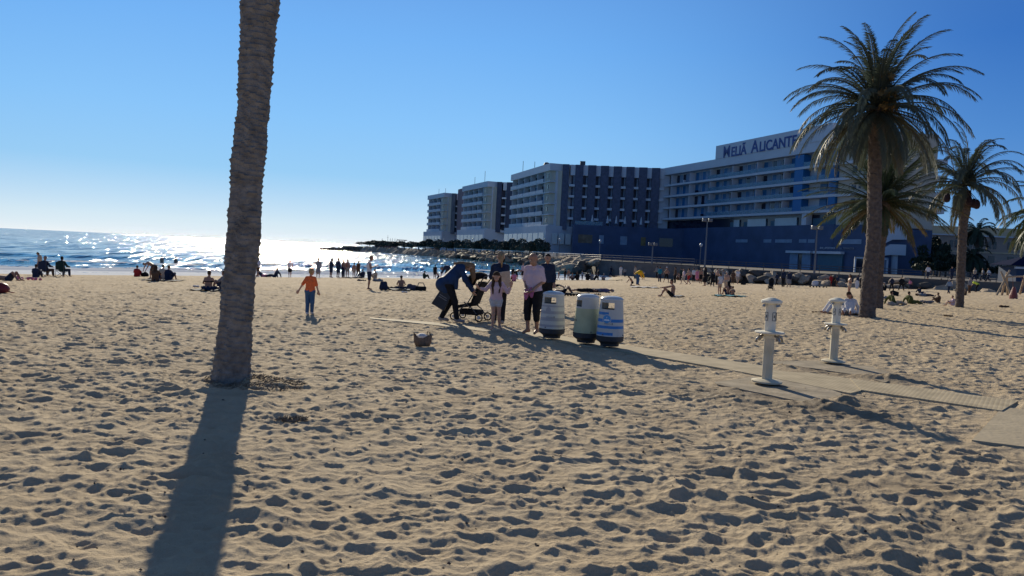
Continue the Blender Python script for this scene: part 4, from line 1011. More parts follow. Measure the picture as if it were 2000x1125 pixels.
    for ch in word+' .':
        if ch == ' ': a += .06; continue
        zz = .445; rr5 = rad(zz)+.002; o_ = Vector((rr5*math.cos(a), rr5*math.sin(a), zz)); xd = Vector((-math.sin(a), math.cos(a), 0))
        c = bpy.data.curves.new('l', 'FONT'); c.body = ch if ch != '.' else '■'; c.size = .034; c.extrude = .0006
        if ch == '.': c.body = 'I'; c.offset = .006
        ob = bpy.data.objects.new('l', c); COL.objects.link(ob); me = bpy.data.meshes.new_from_object(ob.evaluated_get(bpy.context.evaluated_depsgraph_get())); bpy.data.objects.remove(ob)
        me.materials.clear(); me.materials.append(m_ink); ob = bpy.data.objects.new('lettering', me); COL.objects.link(ob); ob.parent = t
        M_ = Matrix((xd, Vector((0, 0, 1)), xd.cross(Vector((0, 0, 1))))).transposed().to_4x4(); M_.translation = o_; ob.matrix_local = M_
        wdt = max([v.co.x for v in me.vertices] or [.015]); a += (wdt+.005)/rr5
    return t
litter_bin(1077, 664, -.35, 'grey', 'white litter bin with faded grey stripes, standing next to the bald man')
litter_bin(1144, 673, -1.15, 'green', 'pale yellow-green litter bin, the middle one of the three beside the boardwalk')
bb = litter_bin(1190, 680, -.35, 'blue', 'white litter bin with blue stripes and a round blue emblem, nearest the camera')
g = gp(1150, 672); b = MB(); 
for x, y, r_ in ((0, 0, .022), (.05, .01, .026), (.09, 0, .02), (-.03, .01, .018)): b.lathe([(0, -r_*.7), (r_, -r_*.2), (r_*.9, r_*.5), (0, r_*.9)], 8, c=(x, y, 0))
o = b.build('crumpled_rubbish', m_ink, loc=(g.x+.09, g.y-.05, g.z+.05+.99)); tag(o, 'small dark crumpled rubbish lying on the lid of the middle bin', 'rubbish')

# ---------------------------------------------------------------- foot showers
m_shw = mk('shower_cream', (.72, .67, .54), .55, .12, 4); m_shl = mk('shower_lower_cream', (.52, .45, .30), .6, .2, 3, col2=(.70, .63, .48)); m_tap = mk('tap_metal', (.30, .28, .25), .35, .1, 8, metal=.6)
def shower(px, py, H_, label, rot):
    g = gp(px, py); t = thing('foot_shower', label, 'beach shower', (g.x, g.y, g.z+.045), rot); k = H_/1.27
    def oct_(b, r0, r1, z0, z1): b.lathe([(r0, z0), (r1, z1)], 8)
    b = MB(); b.lathe([(.22*k, 0), (.225*k, .025*k), (.15*k, .045*k), (.085*k, .05*k)], 24); b.build('base_plate', m_shl, t)
    b = MB(); oct_(b, .080*k, .078*k, .045*k, .70*k); b.build('lower_column', m_shl, t, bevel=.004)
    b = MB(); b.lathe([(.085*k, .66*k), (.10*k, .70*k), (.16*k, .725*k), (.215*k, .735*k), (.218*k, .752*k), (.20*k, .76*k), (.08*k, .765*k)], 24); b.build('tray', m_shw, t, smooth=False)
    b = MB(); b.lathe([(.082*k, .76*k), (.082*k, 1.08*k), (.10*k, 1.17*k)], 8); b.build('upper_column', m_shw, t, bevel=.004)
    b = MB(); b.lathe([(.098*k, 1.165*k), (.145*k, 1.18*k), (.152*k, 1.195*k), (.152*k, 1.22*k), (.12*k, 1.235*k), (.05*k, 1.262*k), (0, 1.268*k)], 24); b.build('cap', m_shw, t, smooth=False)
    for i in range(4):
        a = math.pi/4+i*math.pi/2-.55
        b = MB(); c_, s_ = math.cos(a), math.sin(a)
        b.tube([(c_*.12*k, s_*.12*k, .70*k), (c_*.19*k, s_*.19*k, .685*k), (c_*.225*k, s_*.225*k, .65*k), (c_*.235*k, s_*.235*k, .60*k)], [.016, .017, .016, .02], 8)
        b.tube([(c_*.17*k, s_*.17*k, .64*k), (c_*.17*k, s_*.17*k, .70*k)], .02, 8)
        b.build('tap', m_tap, t, smooth=True)
        b = MB(); b.tube([(c_*.13*k, s_*.13*k, 1.165*k), (c_*.135*k, s_*.135*k, 1.13*k)], [.02, .024], 8); b.build('nozzle', m_tap, t)
        a2 = i*math.pi/2+math.pi/8-.15; c_, s_ = math.cos(a2), math.sin(a2)
        # outlined notice on each side of the upper column
        P = Vector((c_, s_, 0))*0.0815*k*math.cos(math.pi/8)+Vector((c_, s_, 0))*.001; xd = Vector((-s_, c_, 0)); b = MB()
        for (dx, dz, wx, wz) in ((0, .06, .06, .007), (0, -.06, .06, .007), (-.029, 0, .007, .12), (.029, 0, .007, .12), (0, .0, .016, .04)):
            cc = P+xd*dx*k+Vector((0, 0, (.985+dz)*k)); V = []
            for e_ in (0, .004):
                for (u_, v_) in ((-1, -1), (1, -1), (1, 1), (-1, 1)): V.append(cc+xd*u_*wx*k/2+Vector((0, 0, v_*wz*k/2))+Vector((c_, s_, 0))*e_)
            b.add(V, [(0, 1, 2, 3), (4, 7, 6, 5), (0, 4, 5, 1), (1, 5, 6, 2), (2, 6, 7, 3), (3, 7, 4, 0)])
        b.build('notice', m_ink, t)
    return t
shower(1497, 752, 1.27, 'nearer cream foot shower post with round tray and four taps', .1)
shower(1627, 711, 1.20, 'farther cream foot shower post, standing by the back pad', .3)
# ---------------------------------------------------------------- kiosk and swing frame far right
m_kb = mk('kiosk_blue_roof', (.008, .014, .045), .95, .1, spec=.05); m_kw = mk('kiosk_blue_wall', (.02, .045, .10), .6, .1)
k0 = pY(1990, 545, 96); kt = thing('beach_kiosk', 'small blue kiosk with a dark blue hipped roof at the far right', 'kiosk', (k0.x, 96, PZ))
b = MB(); b.box((1.2, 0, 1.1), (5.5, 3.5, 2.0)); b.build('wall', m_kw, kt)
b = MB(); b.add([(-2.6, -2.2, 2.2), (5, -2.2, 2.2), (5, 2.2, 2.2), (-2.6, 2.2, 2.2), (.4, 0, 3.4), (2, 0, 3.4)], [(3, 2, 1, 0), (0, 1, 5, 4), (1, 2, 5), (2, 3, 4, 5), (3, 0, 4)]); b.build('roof', m_kb, kt)
b = MB(); b.box((1.2, -1.85, 1.9), (6, .3, .25)); b.build('awning_bar', m_fas, kt)
m_log = mk('peeled_log', (.38, .28, .18), .8, .2, 6)
sw = gp(1970, 577); st = thing('swing_frame', 'wooden log swing frame with crossed legs and hanging seats at the right edge', 'swing', (sw.x, sw.y, sw.z)); k = sw.y/1480
def P_(px, py, dy=0): q = pY(px, py, sw.y+dy); return (q.x-sw.x, q.y-sw.y, q.z-sw.z)
for a, c, d0, d1 in (((1945, 579), (1972, 528), -.8, 0), ((1956, 579), (1967, 532), .8, .1), ((1976, 580), (1955, 530), -.8, -.1), ((1968, 578), (1966, 534), .9, 0), ((1992, 574), (2003, 535), 1, 0)):
    b = MB(); b.tube([P_(a[0], a[1], d0), P_(c[0], c[1], d1)], [.11, .085], 8); b.build('leg', m_log, st)
b = MB(); b.tube([P_(1962, 541), P_(2030, 538, 2)], .08, 8); b.build('crossbar', m_log, st)
for x in (1978, 1996): b = MB(); b.tube([P_(x, 542, .6), P_(x+1, 566, .5)], .02, 5); b.box(P_(x+1, 568, .5), (.5, .25, .06)); b.build('seat', mk('red_swing_seat', (.16, .05, .04), .7, .1), st)
m_red = mk('red_plastic', (.20, .05, .04), .5, .1)
q = gp(1979, 584); b = MB(); b.lathe([(.3, 0), (.28, .3), (.12, .85), (.09, .95)], 12); o = b.build('play_cone', m_red, loc=q); tag(o, 'dull red cone-shaped block standing below the swing frame', 'play block')
# ---------------------------------------------------------------- smooth bodies from tapered limbs
def surface_nets(prims, vox, k=.03, cuts=()):
    P = np.array([[*a, *b] for a, b, ra, rb in prims], float); Rr = np.array([[ra, rb] for a, b, ra, rb in prims], float)
    m_ = Rr.max()+vox*3; lo = np.minimum(P[:, :3], P[:, 3:]).min(0)-m_; hi = np.maximum(P[:, :3], P[:, 3:]).max(0)+m_
    n_ = np.ceil((hi-lo)/vox).astype(int)+1; G = np.full(n_, 1.0, np.float32)
    ax = [lo[i]+vox*np.arange(n_[i]) for i in range(3)]
    for p, r_ in zip(P, Rr):
        pad = r_.max()+max(k*1.5, vox*2.5); a0 = np.maximum(((np.minimum(p[:3], p[3:])-pad-lo)/vox).astype(int), 0); a1 = np.minimum(((np.maximum(p[:3], p[3:])+pad-lo)/vox).astype(int)+2, n_)
        x = ax[0][a0[0]:a1[0], None, None]-p[0]; y = ax[1][None, a0[1]:a1[1], None]-p[1]; z = ax[2][None, None, a0[2]:a1[2]]-p[2]
        e = p[3:]-p[:3]; L2 = max((e**2).sum(), 1e-12); t = np.clip((x*e[0]+y*e[1]+z*e[2])/L2, 0, 1)
        d = np.sqrt((x-t*e[0])**2+(y-t*e[1])**2+(z-t*e[2])**2)-(r_[0]+(r_[1]-r_[0])*t)
        sl_ = (slice(a0[0], a1[0]), slice(a0[1], a1[1]), slice(a0[2], a1[2])); g = G[sl_]
        h = np.clip(.5+.5*(g-d)/k, 0, 1); G[sl_] = g*(1-h)+d*h-k*h*(1-h)
    for (c, nrm) in cuts:      # keep the side where (p-c).n < 0
        d = (ax[0][:, None, None]-c[0])*nrm[0]+(ax[1][None, :, None]-c[1])*nrm[1]+(ax[2][None, None, :]-c[2])*nrm[2]; G = np.maximum(G, d.astype(np.float32))
    G[0] = G[-1] = 1; G[:, 0] = G[:, -1] = 1; G[:, :, 0] = G[:, :, -1] = 1
    S = G < 0; acc = np.zeros(tuple(n_)+(3,), np.float32); cnt = np.zeros(n_, np.float32); quads = []
    cid = np.arange(G.size).reshape(G.shape)
    for a in range(3):
        s0 = [slice(None)]*3; s1 = [slice(None)]*3; s0[a] = slice(0, -1); s1[a] = slice(1, None)
        A, B = S[tuple(s0)], S[tuple(s1)]; I = np.argwhere(A != B)
        if len(I) == 0: continue
        J = I.copy(); J[:, a] += 1; g0 = G[tuple(I.T)]; g1 = G[tuple(J.T)]; t = g0/(g0-g1); X = I.astype(np.float32); X[:, a] += t
        b_, c_ = (a+1) % 3, (a+2) % 3; ids = []
        for (u, v) in ((-1, -1), (0, -1), (0, 0), (-1, 0)):
            Q = I.copy(); Q[:, b_] += u; Q[:, c_] += v; q = tuple(Q.T); np.add.at(acc, q, X); np.add.at(cnt, q, 1); ids.append(cid[q])
        F = np.stack(ids, 1); fl = A[tuple(I.T)]; F[~fl] = F[~fl][:, ::-1]; quads.append(F)
    F = np.concatenate(quads); used = np.unique(F); mp_ = np.zeros(G.size, int); mp_[used] = np.arange(len(used))
    V = (acc.reshape(-1, 3)[used]/cnt.reshape(-1)[used][:, None])*vox+lo; return V, mp_[F]
def v3(*a): return np.array(a, float)
POSES = {}
def pose(name, **j):
    d = {}
    for k, v in j.items():
        if k in ('sh', 'el', 'ha', 'hip', 'kn', 'an', 'toe'): d[k+'L'] = v3(-v[0], v[1], v[2]); d[k+'R'] = v3(*v)
        else: d[k] = v3(*v)
    POSES[name] = d
pose('stand', pel=(0, 0, .95), ch=(0, 0, 1.28), nk=(0, -.01, 1.47), hd=(0, .02, 1.64), sh=(.165, 0, 1.41), el=(.215, -.02, 1.13), ha=(.23, .06, .90), hip=(.09, 0, .90), kn=(.10, .02, .49), an=(.10, -.02, .08), toe=(.115, .14, .03))
pose('walk', pel=(0, 0, .94), ch=(0, .03, 1.27), nk=(0, .04, 1.46), hd=(0, .08, 1.62), shL=(-.165, .06, 1.40), shR=(.165, 0, 1.40), elL=(-.24, .12, 1.13), elR=(.24, -.13, 1.13), haL=(-.22, .30, .98), haR=(.23, -.18, .89), hip=(.09, 0, .90), knL=(-.1, .02, .48), anL=(-.1, -.30, .13), toeL=(-.1, -.16, .03), knR=(.1, .20, .50), anR=(.1, .28, .08), toeR=(.1, .44, .04))
pose('wide', pel=(0, 0, .92), ch=(0, 0, 1.25), nk=(0, -.01, 1.44), hd=(0, .03, 1.60), sh=(.165, 0, 1.38), el=(.30, -.02, 1.14), ha=(.30, .12, .96), hip=(.09, 0, .88), kn=(.20, .03, .48), an=(.30, -.02, .08), toe=(.33, .14, .03))
pose('bend', pel=(0, -.22, .92), ch=(0, .12, 1.10), nk=(0, .32, 1.09), hd=(0, .46, 1.03), sh=(.16, .22, 1.08), el=(.20, .36, .82), ha=(.14, .46, .58), hip=(.09, -.2, .88), kn=(.11, -.03, .49), an=(.11, -.06, .08), toe=(.12, .12, .03))
pose('sit', pel=(0, 0, .13), ch=(0, -.03, .47), nk=(0, .03, .66), hd=(0, .08, .82), sh=(.165, .01, .60), el=(.27, .18, .40), ha=(.16, .40, .38), hip=(.10, .05, .12), kn=(.15, .42, .44), an=(.14, .60, .08), toe=(.15, .76, .03))
pose('sitlean', pel=(0, 0, .13), ch=(0, -.17, .43), nk=(0, -.22, .62), hd=(0, -.20, .78), sh=(.165, -.22, .56), el=(.26, -.36, .32), ha=(.27, -.46, .05), hip=(.10, .04, .12), kn=(.13, .44, .22), an=(.13, .85, .08), toe=(.14, .92, .2))
pose('cross', pel=(0, 0, .13), ch=(0, 0, .47), nk=(0, .03, .66), hd=(0, .07, .82), sh=(.165, .01, .60), el=(.28, .1, .36), ha=(.18, .32, .25), hip=(.11, .03, .12), kn=(.38, .26, .15), an=(.10, .40, .08), toe=(-.04, .42, .06))
pose('lie', pel=(0, 0, .12), ch=(0, -.36, .13), nk=(0, -.56, .14), hd=(0, -.73, .15), sh=(.165, -.50, .13), el=(.34, -.40, .07), ha=(.36, -.14, .05), hip=(.10, .04, .11), kn=(.13, .42, .14), an=(.14, .84, .07), toe=(.18, .9, .18))
pose('lieup', pel=(0, 0, .12), ch=(0, -.36, .13), nk=(0, -.56, .15), hd=(0, -.73, .17), sh=(.165, -.50, .13), el=(.34, -.60, .07), ha=(.16, -.76, .1), hip=(.10, .04, .11), kn=(.13, .34, .44), an=(.13, .60, .07), toe=(.14, .76, .04))
pose('chair', pel=(0, 0, .44), ch=(0, -.08, .80), nk=(0, -.06, .99), hd=(0, -.02, 1.15), sh=(.19, -.07, .93), el=(.31, .02, .68), ha=(.30, .26, .64), hip=(.10, .04, .43), kn=(.17, .42, .44), an=(.20, .44, .08), toe=(.21, .60, .03))
pose('phone', pel=(0, 0, .95), ch=(0, -.02, 1.28), nk=(0, .02, 1.47), hd=(0, .09, 1.62), sh=(.165, 0, 1.41), el=(.22, .06, 1.12), ha=(.08, .32, 1.24), hip=(.09, 0, .90), kn=(.10, .02, .49), an=(.09, -.02, .08), toe=(.10, .14, .03))
pose('arms', pel=(0, 0, .95), ch=(0, 0, 1.28), nk=(0, 0, 1.47), hd=(0, .02, 1.64), shL=(-.165, 0, 1.41), shR=(.165, 0, 1.41), elL=(-.42, .03, 1.28), haL=(-.64, .1, 1.20), elR=(.24, -.02, 1.13), haR=(.22, .14, .95), hip=(.09, 0, .90), kn=(.10, .02, .49), an=(.10, -.02, .08), toe=(.115, .14, .03))
pose('kneel', pel=(0, -.05, .45), ch=(0, .14, .74), nk=(0, .26, .88), hd=(0, .38, .98), sh=(.16, .22, .84), el=(.2, .42, .64), ha=(.15, .56, .45), hip=(.1, -.04, .42), kn=(.13, .18, .07), an=(.13, -.24, .07), toe=(.13, -.36, .06))
def limb(j, s, parts): return [(j[a+s], j[b+s], ra, rb) for a, b, ra, rb in parts]
def hand(j, s, detail, curl=.5):
    w_ = j['ha'+s]; d = w_-j['el'+s]; d = d/np.linalg.norm(d); q = []
    if detail < 1: return [(w_, w_+d*.07, .028, .03), (w_+d*.07, w_+d*.14, .027, .012)]
    side = np.cross(d, v3(0, 0, 1) if abs(d[2]) < .8 else v3(0, 1, 0)); side /= np.linalg.norm(side); nr_ = np.cross(side, d)
    fw_ = j.get('fwd'+s)
    if fw_ is not None: d = fw_/np.linalg.norm(fw_)
    for k in range(4): o_ = side*(-.03+.02*k); q.append((w_+o_*.5, w_+d*.075+o_, .016, .013))
    for k, ln in enumerate((.068, .078, .072, .055)):
        o_ = side*(-.031+.0205*k)*1.05; a = w_+d*.08+o_; b_ = a+d*ln*.55+nr_*ln*.12*curl+o_*.12; c_ = b_+d*ln*.4+nr_*ln*.35*curl; q += [(a, b_, .0095, .009), (b_, c_, .009, .0075)]
    t0 = w_+d*.02-side*.025; q += [(t0, t0+d*.035-side*.03, .013, .011), (t0+d*.035-side*.03, t0+d*.07-side*.038, .0105, .009)]
    return q
def person(name_label, loc, rotz, pz, skin, hair=None, hairlen=0, top=None, sleeve=.5, bottom=None, leg=.4, skirt=None, hem=.55, hat=None, shoe=None, scale=1, wide=1.0, detail=0, group=None, joints=None, child=False, hood=False, extra_top=(), bust=False, extra_hair=()):
    j = {k: v.copy() for k, v in POSES[pz].items()}
    if joints:
        for k, v in joints.items(): j[k] = v3(*v)
    t = thing('person', name_label, 'person', loc, rotz, group); t.scale = (scale,)*3
    vox = {0: .034, 1: .019, 2: .0115}[detail]; W = wide; up = j['hd']-j['nk']; up = up/np.linalg.norm(up)
    sp = j['ch']-j['pel']; sp_ = sp/np.linalg.norm(sp); lat = j['shR']-j['shL']; lat /= np.linalg.norm(lat); fw_ = np.cross(sp_, -lat); fw_ = -fw_ if False else fw_
    mid = j['pel']+sp*.5
    torso = [(j['hipL'], j['hipR'], .105*W, .105*W), (j['pel']-lat*.05, j['ch']-lat*.06, .105*W, .115*W), (j['pel']+lat*.05, j['ch']+lat*.06, .105*W, .115*W), (j['ch']-lat*.08, j['ch']+sp_*.10-lat*.09, .11, .075), (j['ch']+lat*.08, j['ch']+sp_*.10+lat*.09, .11, .075),
             (j['shL']*.9+j['nk']*.1-sp_*.02, j['shR']*.9+j['nk']*.1-sp_*.02, .058, .058), (j['nk']-up*.03, j['shL']*.85+j['nk']*.15-up*.01, .05, .045), (j['nk']-up*.03, j['shR']*.85+j['nk']*.15-up*.01, .05, .045)]
    facing = j['toeL']*0+np.cross(lat, up)*-1
    face = np.cross(up, lat); 
    if name_label is None: pass
    fdir = j.get('face', face); fdir = fdir/np.linalg.norm(fdir)
    hd = j['hd']; hs = 1.12 if child else 1.0
    head = [(hd+up*.03*hs-fdir*.015, hd-up*.035*hs+fdir*.02, .092*hs, .072*hs), (hd-up*.075*hs+fdir*.045, hd-up*.05*hs+fdir*.03, .042, .05)]
    neck = [(j['nk']-up*.05, hd-up*.05, .058 if not child else .045, .05)]
    prims = torso+neck+head
    if detail:
        prims += [(hd+fdir*.085*hs+up*.0, hd+fdir*.105*hs-up*.028, .010, .014), (hd+lat*.088*hs-up*.02, hd+lat*.092*hs+up*.015, .014, .018), (hd-lat*.088*hs-up*.02, hd-lat*.092*hs+up*.015, .014, .018), (hd+fdir*.078*hs-up*.062-lat*.015, hd+fdir*.078*hs-up*.062+lat*.015, .016, .016)]
    for s in 'LR':
        prims += limb(j, s, [('sh', 'el', .047, .040), ('el', 'ha', .039, .026)])+hand(j, s, detail, .9 if j.get('curl') is not None else .5)
        prims += limb(j, s, [('hip', 'kn', .088*W, .056), ('kn', 'an', .055, .037), ('an', 'toe', .042, .030)])
        k_ = j['kn'+s]; a_ = j['an'+s]; c_ = k_*.68+a_*.32; prims.append((c_, c_*.8+a_*.2, .058, .05))
        hb = j['an'+s]-(j['toe'+s]-j['an'+s])*.25; hb[2] = min(hb[2], j['an'+s][2]-.02); prims.append((j['an'+s], hb, .036, .034))
    V, F = surface_nets(prims, vox, .028); meshobj('body', V, F, skin, t)
    def sub(name, pr, mat, k=.03, cuts=(), lab=None): V, F = surface_nets(pr, vox, k, cuts); o = meshobj(name, V, F, mat, t); return o
    g = .016 if detail else .02
    def cut_along(a, b, f): return a+(b-a)*f
    if top:
        pr = [(a, b, ra+g, rb+g) for a, b, ra, rb in torso[1:]]+[(j['hipL']*.9+j['pel']*.1+sp_*.03, j['hipR']*.9+j['pel']*.1+sp_*.03, .105*W+g, .105*W+g)]
        for s in 'LR':
            if sleeve > 0:
                e1 = min(sleeve, .5)*2; b_ = cut_along(j['sh'+s], j['el'+s], e1); pr.append((j['sh'+s]-sp_*.012, b_, .046+g, .05-.006*e1+g*1.1))
                if sleeve > .5: e2 = (sleeve-.5)*2; pr.append((j['el'+s], cut_along(j['el'+s], j['ha'+s], e2), .042+g, .040-.008*e2+g))
        pr += list(extra_top); sub('shirt' if sleeve <= .5 else 'jacket', pr, top)
    if bust:
        pr = [(j['ch']-lat*.1-sp_*.02, j['ch']+lat*.1-sp_*.02, .108+g, .108+g)]; sub('bikini_top', pr, bust, .02, [(j['ch']+sp_*.02, sp_), (j['ch']-sp_*.06, -sp_)])
    if bottom:
        pr = [(j['hipL'], j['hipR'], .105*W+g, .105*W+g), (j['pel'], j['pel']+sp_*.04, .11*W+g, .105*W+g)]
        for s in 'LR':
            e1 = min(leg, .5)*2; pr.append((j['hip'+s], cut_along(j['hip'+s], j['kn'+s], e1), .09*W+g, .066+.02*(1-e1)+g))
            if leg > .5: e2 = (leg-.5)*2; pr.append((j['kn'+s], cut_along(j['kn'+s], j['an'+s], e2), .062+g, .06-.012*e2+g))
        sub('trousers' if leg > .6 else 'shorts', pr, bottom, .025)
    if skirt:
        lo = (j['knL']+j['knR'])/2; pr = [(j['pel'], cut_along(j['pel'], lo, hem*2-.1), .14, .21)]+[(j['hip'+s], cut_along(j['hip'+s], j['kn'+s], min(hem*2, 1)), .11, .12) for s in 'LR']; sub('skirt', pr, skirt, .05)
    if hair:
        if hairlen == 0: pr = [(hd+up*.05*hs-fdir*.025, hd-up*.0-fdir*.035, .091*hs, .078*hs)]
        else:
            pr = [(hd+up*.048*hs-fdir*.028, hd-up*.02-fdir*.038, .096*hs, .088*hs), (hd-up*.03-fdir*.06, hd-up*(.03+hairlen*.7)-fdir*.085, .075, .055), (hd-fdir*.03+lat*.07, hd-up*hairlen*.8+lat*.085-fdir*.03, .035, .03), (hd-fdir*.03-lat*.07, hd-up*hairlen*.8-lat*.085-fdir*.03, .035, .03), (hd-up*hairlen*.5-fdir*.085, hd-up*(.05+hairlen)-fdir*.09, .062, .03)]
        sub('hair', pr+[(v3(*a), v3(*b_), c_, d_) for a, b_, c_, d_ in extra_hair], hair, .02)
    if hat: sub('hat', [(hd+up*.07-fdir*.015, hd+up*.10-fdir*.015, .093, .075), (hd+up*.065+fdir*.05, hd+up*.055+fdir*.12, .05, .035)], hat, .02)
    if shoe:
        for s in 'LR': a_ = j['an'+s]; to = j['toe'+s]; sub('shoe', [(a_-(to-a_)*.2-v3(0, 0, .02), to, .045, .042), (a_, a_-v3(0, 0, .03), .05, .05)], shoe, .02)
    if detail == 2:
        for s in (-1, 1):
            e_ = hd+fdir*.088*hs+lat*.032*s*hs+up*.008; b = MB(); b.lathe([(0, -.006), (.010, -.003), (.010, .003), (0, .006)], 8); o = b.build('eye', M_EYE, t); o.location = e_
            b = MB(); b.box((0, 0, 0), (.03, .006, .006)); o = b.build('eyebrow', hair or M_EYE, t); o.location = hd+fdir*.090*hs+lat*.034*s*hs+up*.033
        b = MB(); b.box((0, 0, 0), (.042, .008, .008)); o = b.build('mouth', M_LIP, t); o.location = hd+fdir*.093*hs-up*.045
    return t
M_EYE = mk('dark_eye', (.03, .02, .015), .4, 0); M_LIP = mk('lips', (.28, .12, .09), .6, 0)
sk1 = mk('skin_light', (.46, .27, .19), .55, .08, 5, sub=.12); sk2 = mk('skin_tan', (.34, .185, .12), .55, .08, 5, sub=.1); sk3 = mk('skin_brown', (.20, .105, .07), .55, .08, 5, sub=.08)
def cloth(n_, c, v=.15): return mk(n_, c, .85, v, 12, bump=.8, bscale=11, spec=.15)
hb_ = cloth('hair_black', (.018, .014, .012)); hbr = cloth('hair_brown', (.06, .035, .022)); hbl = cloth('hair_blond', (.33, .22, .11)); hgr = cloth('hair_grey', (.35, .34, .33))
c_nv = cloth('navy_cloth', (.02, .03, .06)); c_bk = cloth('black_cloth', (.014, .015, .018)); c_wh = cloth('white_cloth', (.62, .60, .60), .05); c_pw = cloth('pale_pink_cloth', (.56, .42, .46), .05); c_or = cloth('orange_cloth', (.78, .16, .05), .06); c_jn = cloth('blue_jeans', (.045, .10, .20)); c_bl = mk('royal_blue_jacket', (.010, .034, .095), .7, .35, 5, bump=1.0, bscale=7, spec=.25); c_gy = cloth('grey_cloth', (.22, .22, .23)); c_pk = cloth('pink_cloth', (.60, .20, .28)); c_rd = cloth('red_cloth', (.36, .03, .03)); c_yl = cloth('yellow_cloth', (.80, .45, .02)); c_te = cloth('teal_cloth', (.03, .20, .26)); c_be = cloth('beige_cloth', (.42, .33, .25)); c_gn = cloth('olive_cloth', (.09, .10, .03)); c_lj = cloth('light_denim', (.22, .28, .36)); c_dg = cloth('dark_green_cloth', (.02, .045, .04)); c_br = cloth('brown_cloth', (.10, .06, .04)); c_hv = cloth('hi_vis_yellow', (.65, .75, .08))
# ---- the boy, the man, the girl and the women by the boardwalk
def on(px, py, lift=0): p = gps(px, py); p.z += lift; return p
person('boy in an orange shirt and blue jeans walking away alone on the open sand', on(604, 615, .0), R(-6), 'walk', sk1, hair=hbl, top=c_or, sleeve=.45, bottom=c_jn, leg=.96, scale=.70, detail=2, child=True, shoe=c_wh,
       joints=dict(nk=(0, .0, 1.44), hd=(.03, .02, 1.63), elL=(-.30, -.02, 1.13), haL=(-.44, .0, .91), elR=(.24, .02, 1.12), haR=(.29, .08, .90), knL=(-.10, .05, .48), anL=(-.08, -.02, .08), toeL=(-.10, .14, .03), knR=(.09, .03, .48), anR=(.05, .12, .10), toeR=(.05, .26, .04), face=(.35, .93, -.1)))
man = on(1037, 656, .05)
person('bald man in pale pink T-shirt and black cropped trousers by the white bin', man, R(155), 'stand', sk2, top=c_pw, sleeve=.45, bottom=c_bk, leg=.70, scale=1.02, wide=1.03, detail=2,
       joints=dict(pel=(0, 0, .95), ch=(-.02, .01, 1.27), nk=(-.04, .05, 1.46), hd=(-.01, .10, 1.61), elL=(-.22, -.02, 1.14), haL=(-.09, .23, .97), elR=(.21, -.03, 1.13), haR=(.07, .23, .95), knL=(-.12, .05, .49), anL=(-.12, -.03, .08), toeL=(-.14, .14, .03), knR=(.10, .03, .49), anR=(.06, .05, .08), toeR=(.10, .20, .03), face=(.28, .80, -.48), curl=(1, 0, 0)),
       extra_top=[(v3(0, .02, 1.02), v3(0, .03, 1.15), .135, .13)])
def slab_mesh(b, c, L, W_, H_, rz, tilt, m=None):
    M_ = Matrix.Translation(Vector(c)) @ Matrix.Rotation(rz, 4, 'Z') @ Matrix.Rotation(tilt, 4, 'X'); n_ = 16; V = []
    for z in (-H_/2, H_/2):
        for k in range(n_): a = 2*math.pi*k/n_; w_ = W_*(1+.18*math.sin(a)); V.append(M_ @ Vector((math.cos(a)*w_/2, math.sin(a)*L/2, z)))
    b.add(V, [tuple(range(n_-1, -1, -1)), tuple(range(n_, 2*n_))]+[(k, (k+1) % n_, (k+1) % n_+n_, k+n_) for k in range(n_)], m)
m_pinkp = mk('pink_foam', (.42, .11, .21), .5, .08)
t = thing('sandals', 'pair of pink foam sandals held in front of him by the bald man', 'sandals', (man.x-.10, man.y-.25, man.z+.92))
for k, (dx, dz, rz) in enumerate(((.055, .0, .4), (-.05, -.05, -.5))):
    b = MB(); slab_mesh(b, (dx, -.02*k, dz), .24, .105, .035, rz, R(75)); o = b.build('sandal', m_pinkp, t, bevel=.008)
    b = MB(); b.tube([(dx-.05, -.03-.02*k, dz+.03), (dx, -.09-.02*k, dz+.05), (dx+.05, -.03-.02*k, dz+.03)], .016, 6); b.build('strap', m_pinkp, o)
girl = on(966, 648, .05)
person('girl with long dark hair, pale pink top and grey shorts, raising both hands', girl, R(183), 'stand', sk1, hair=hbr, hairlen=.34, top=c_pw, sleeve=.8, bottom=cloth('light_grey_shorts', (.42, .44, .48)), leg=.17, scale=.745, detail=2, child=True,
       joints=dict(hd=(.02, .07, 1.61), nk=(0, .01, 1.45), elL=(-.34, .08, 1.16), haL=(-.43, .20, 1.36), elR=(.34, .04, 1.20), haR=(.56, .20, 1.26), fwdL=(-.1, .1, 1), fwdR=(.45, .3, .7), knL=(-.10, .02, .49), anL=(-.15, -.10, .09), toeL=(-.2, .06, .03), knR=(.06, .03, .49), anR=(.08, .02, .08), toeR=(.1, .18, .03), face=(.2, .82, -.45)), extra_hair=[(( .09, .05, 1.62), (.12, .09, 1.34), .045, .05), ((.12, .09, 1.34), (.11, .13, 1.10), .05, .02), ((-.06, .04, 1.62), (-.10, .08, 1.36), .045, .045), ((-.10, .08, 1.36), (-.08, .13, 1.14), .045, .02), ((-.08, .0, 1.62), (-.12, -.02, 1.3), .05, .04), ((.10, 0, 1.62), (.15, -.02, 1.3), .05, .04)])
wb = on(878, 632, .05)
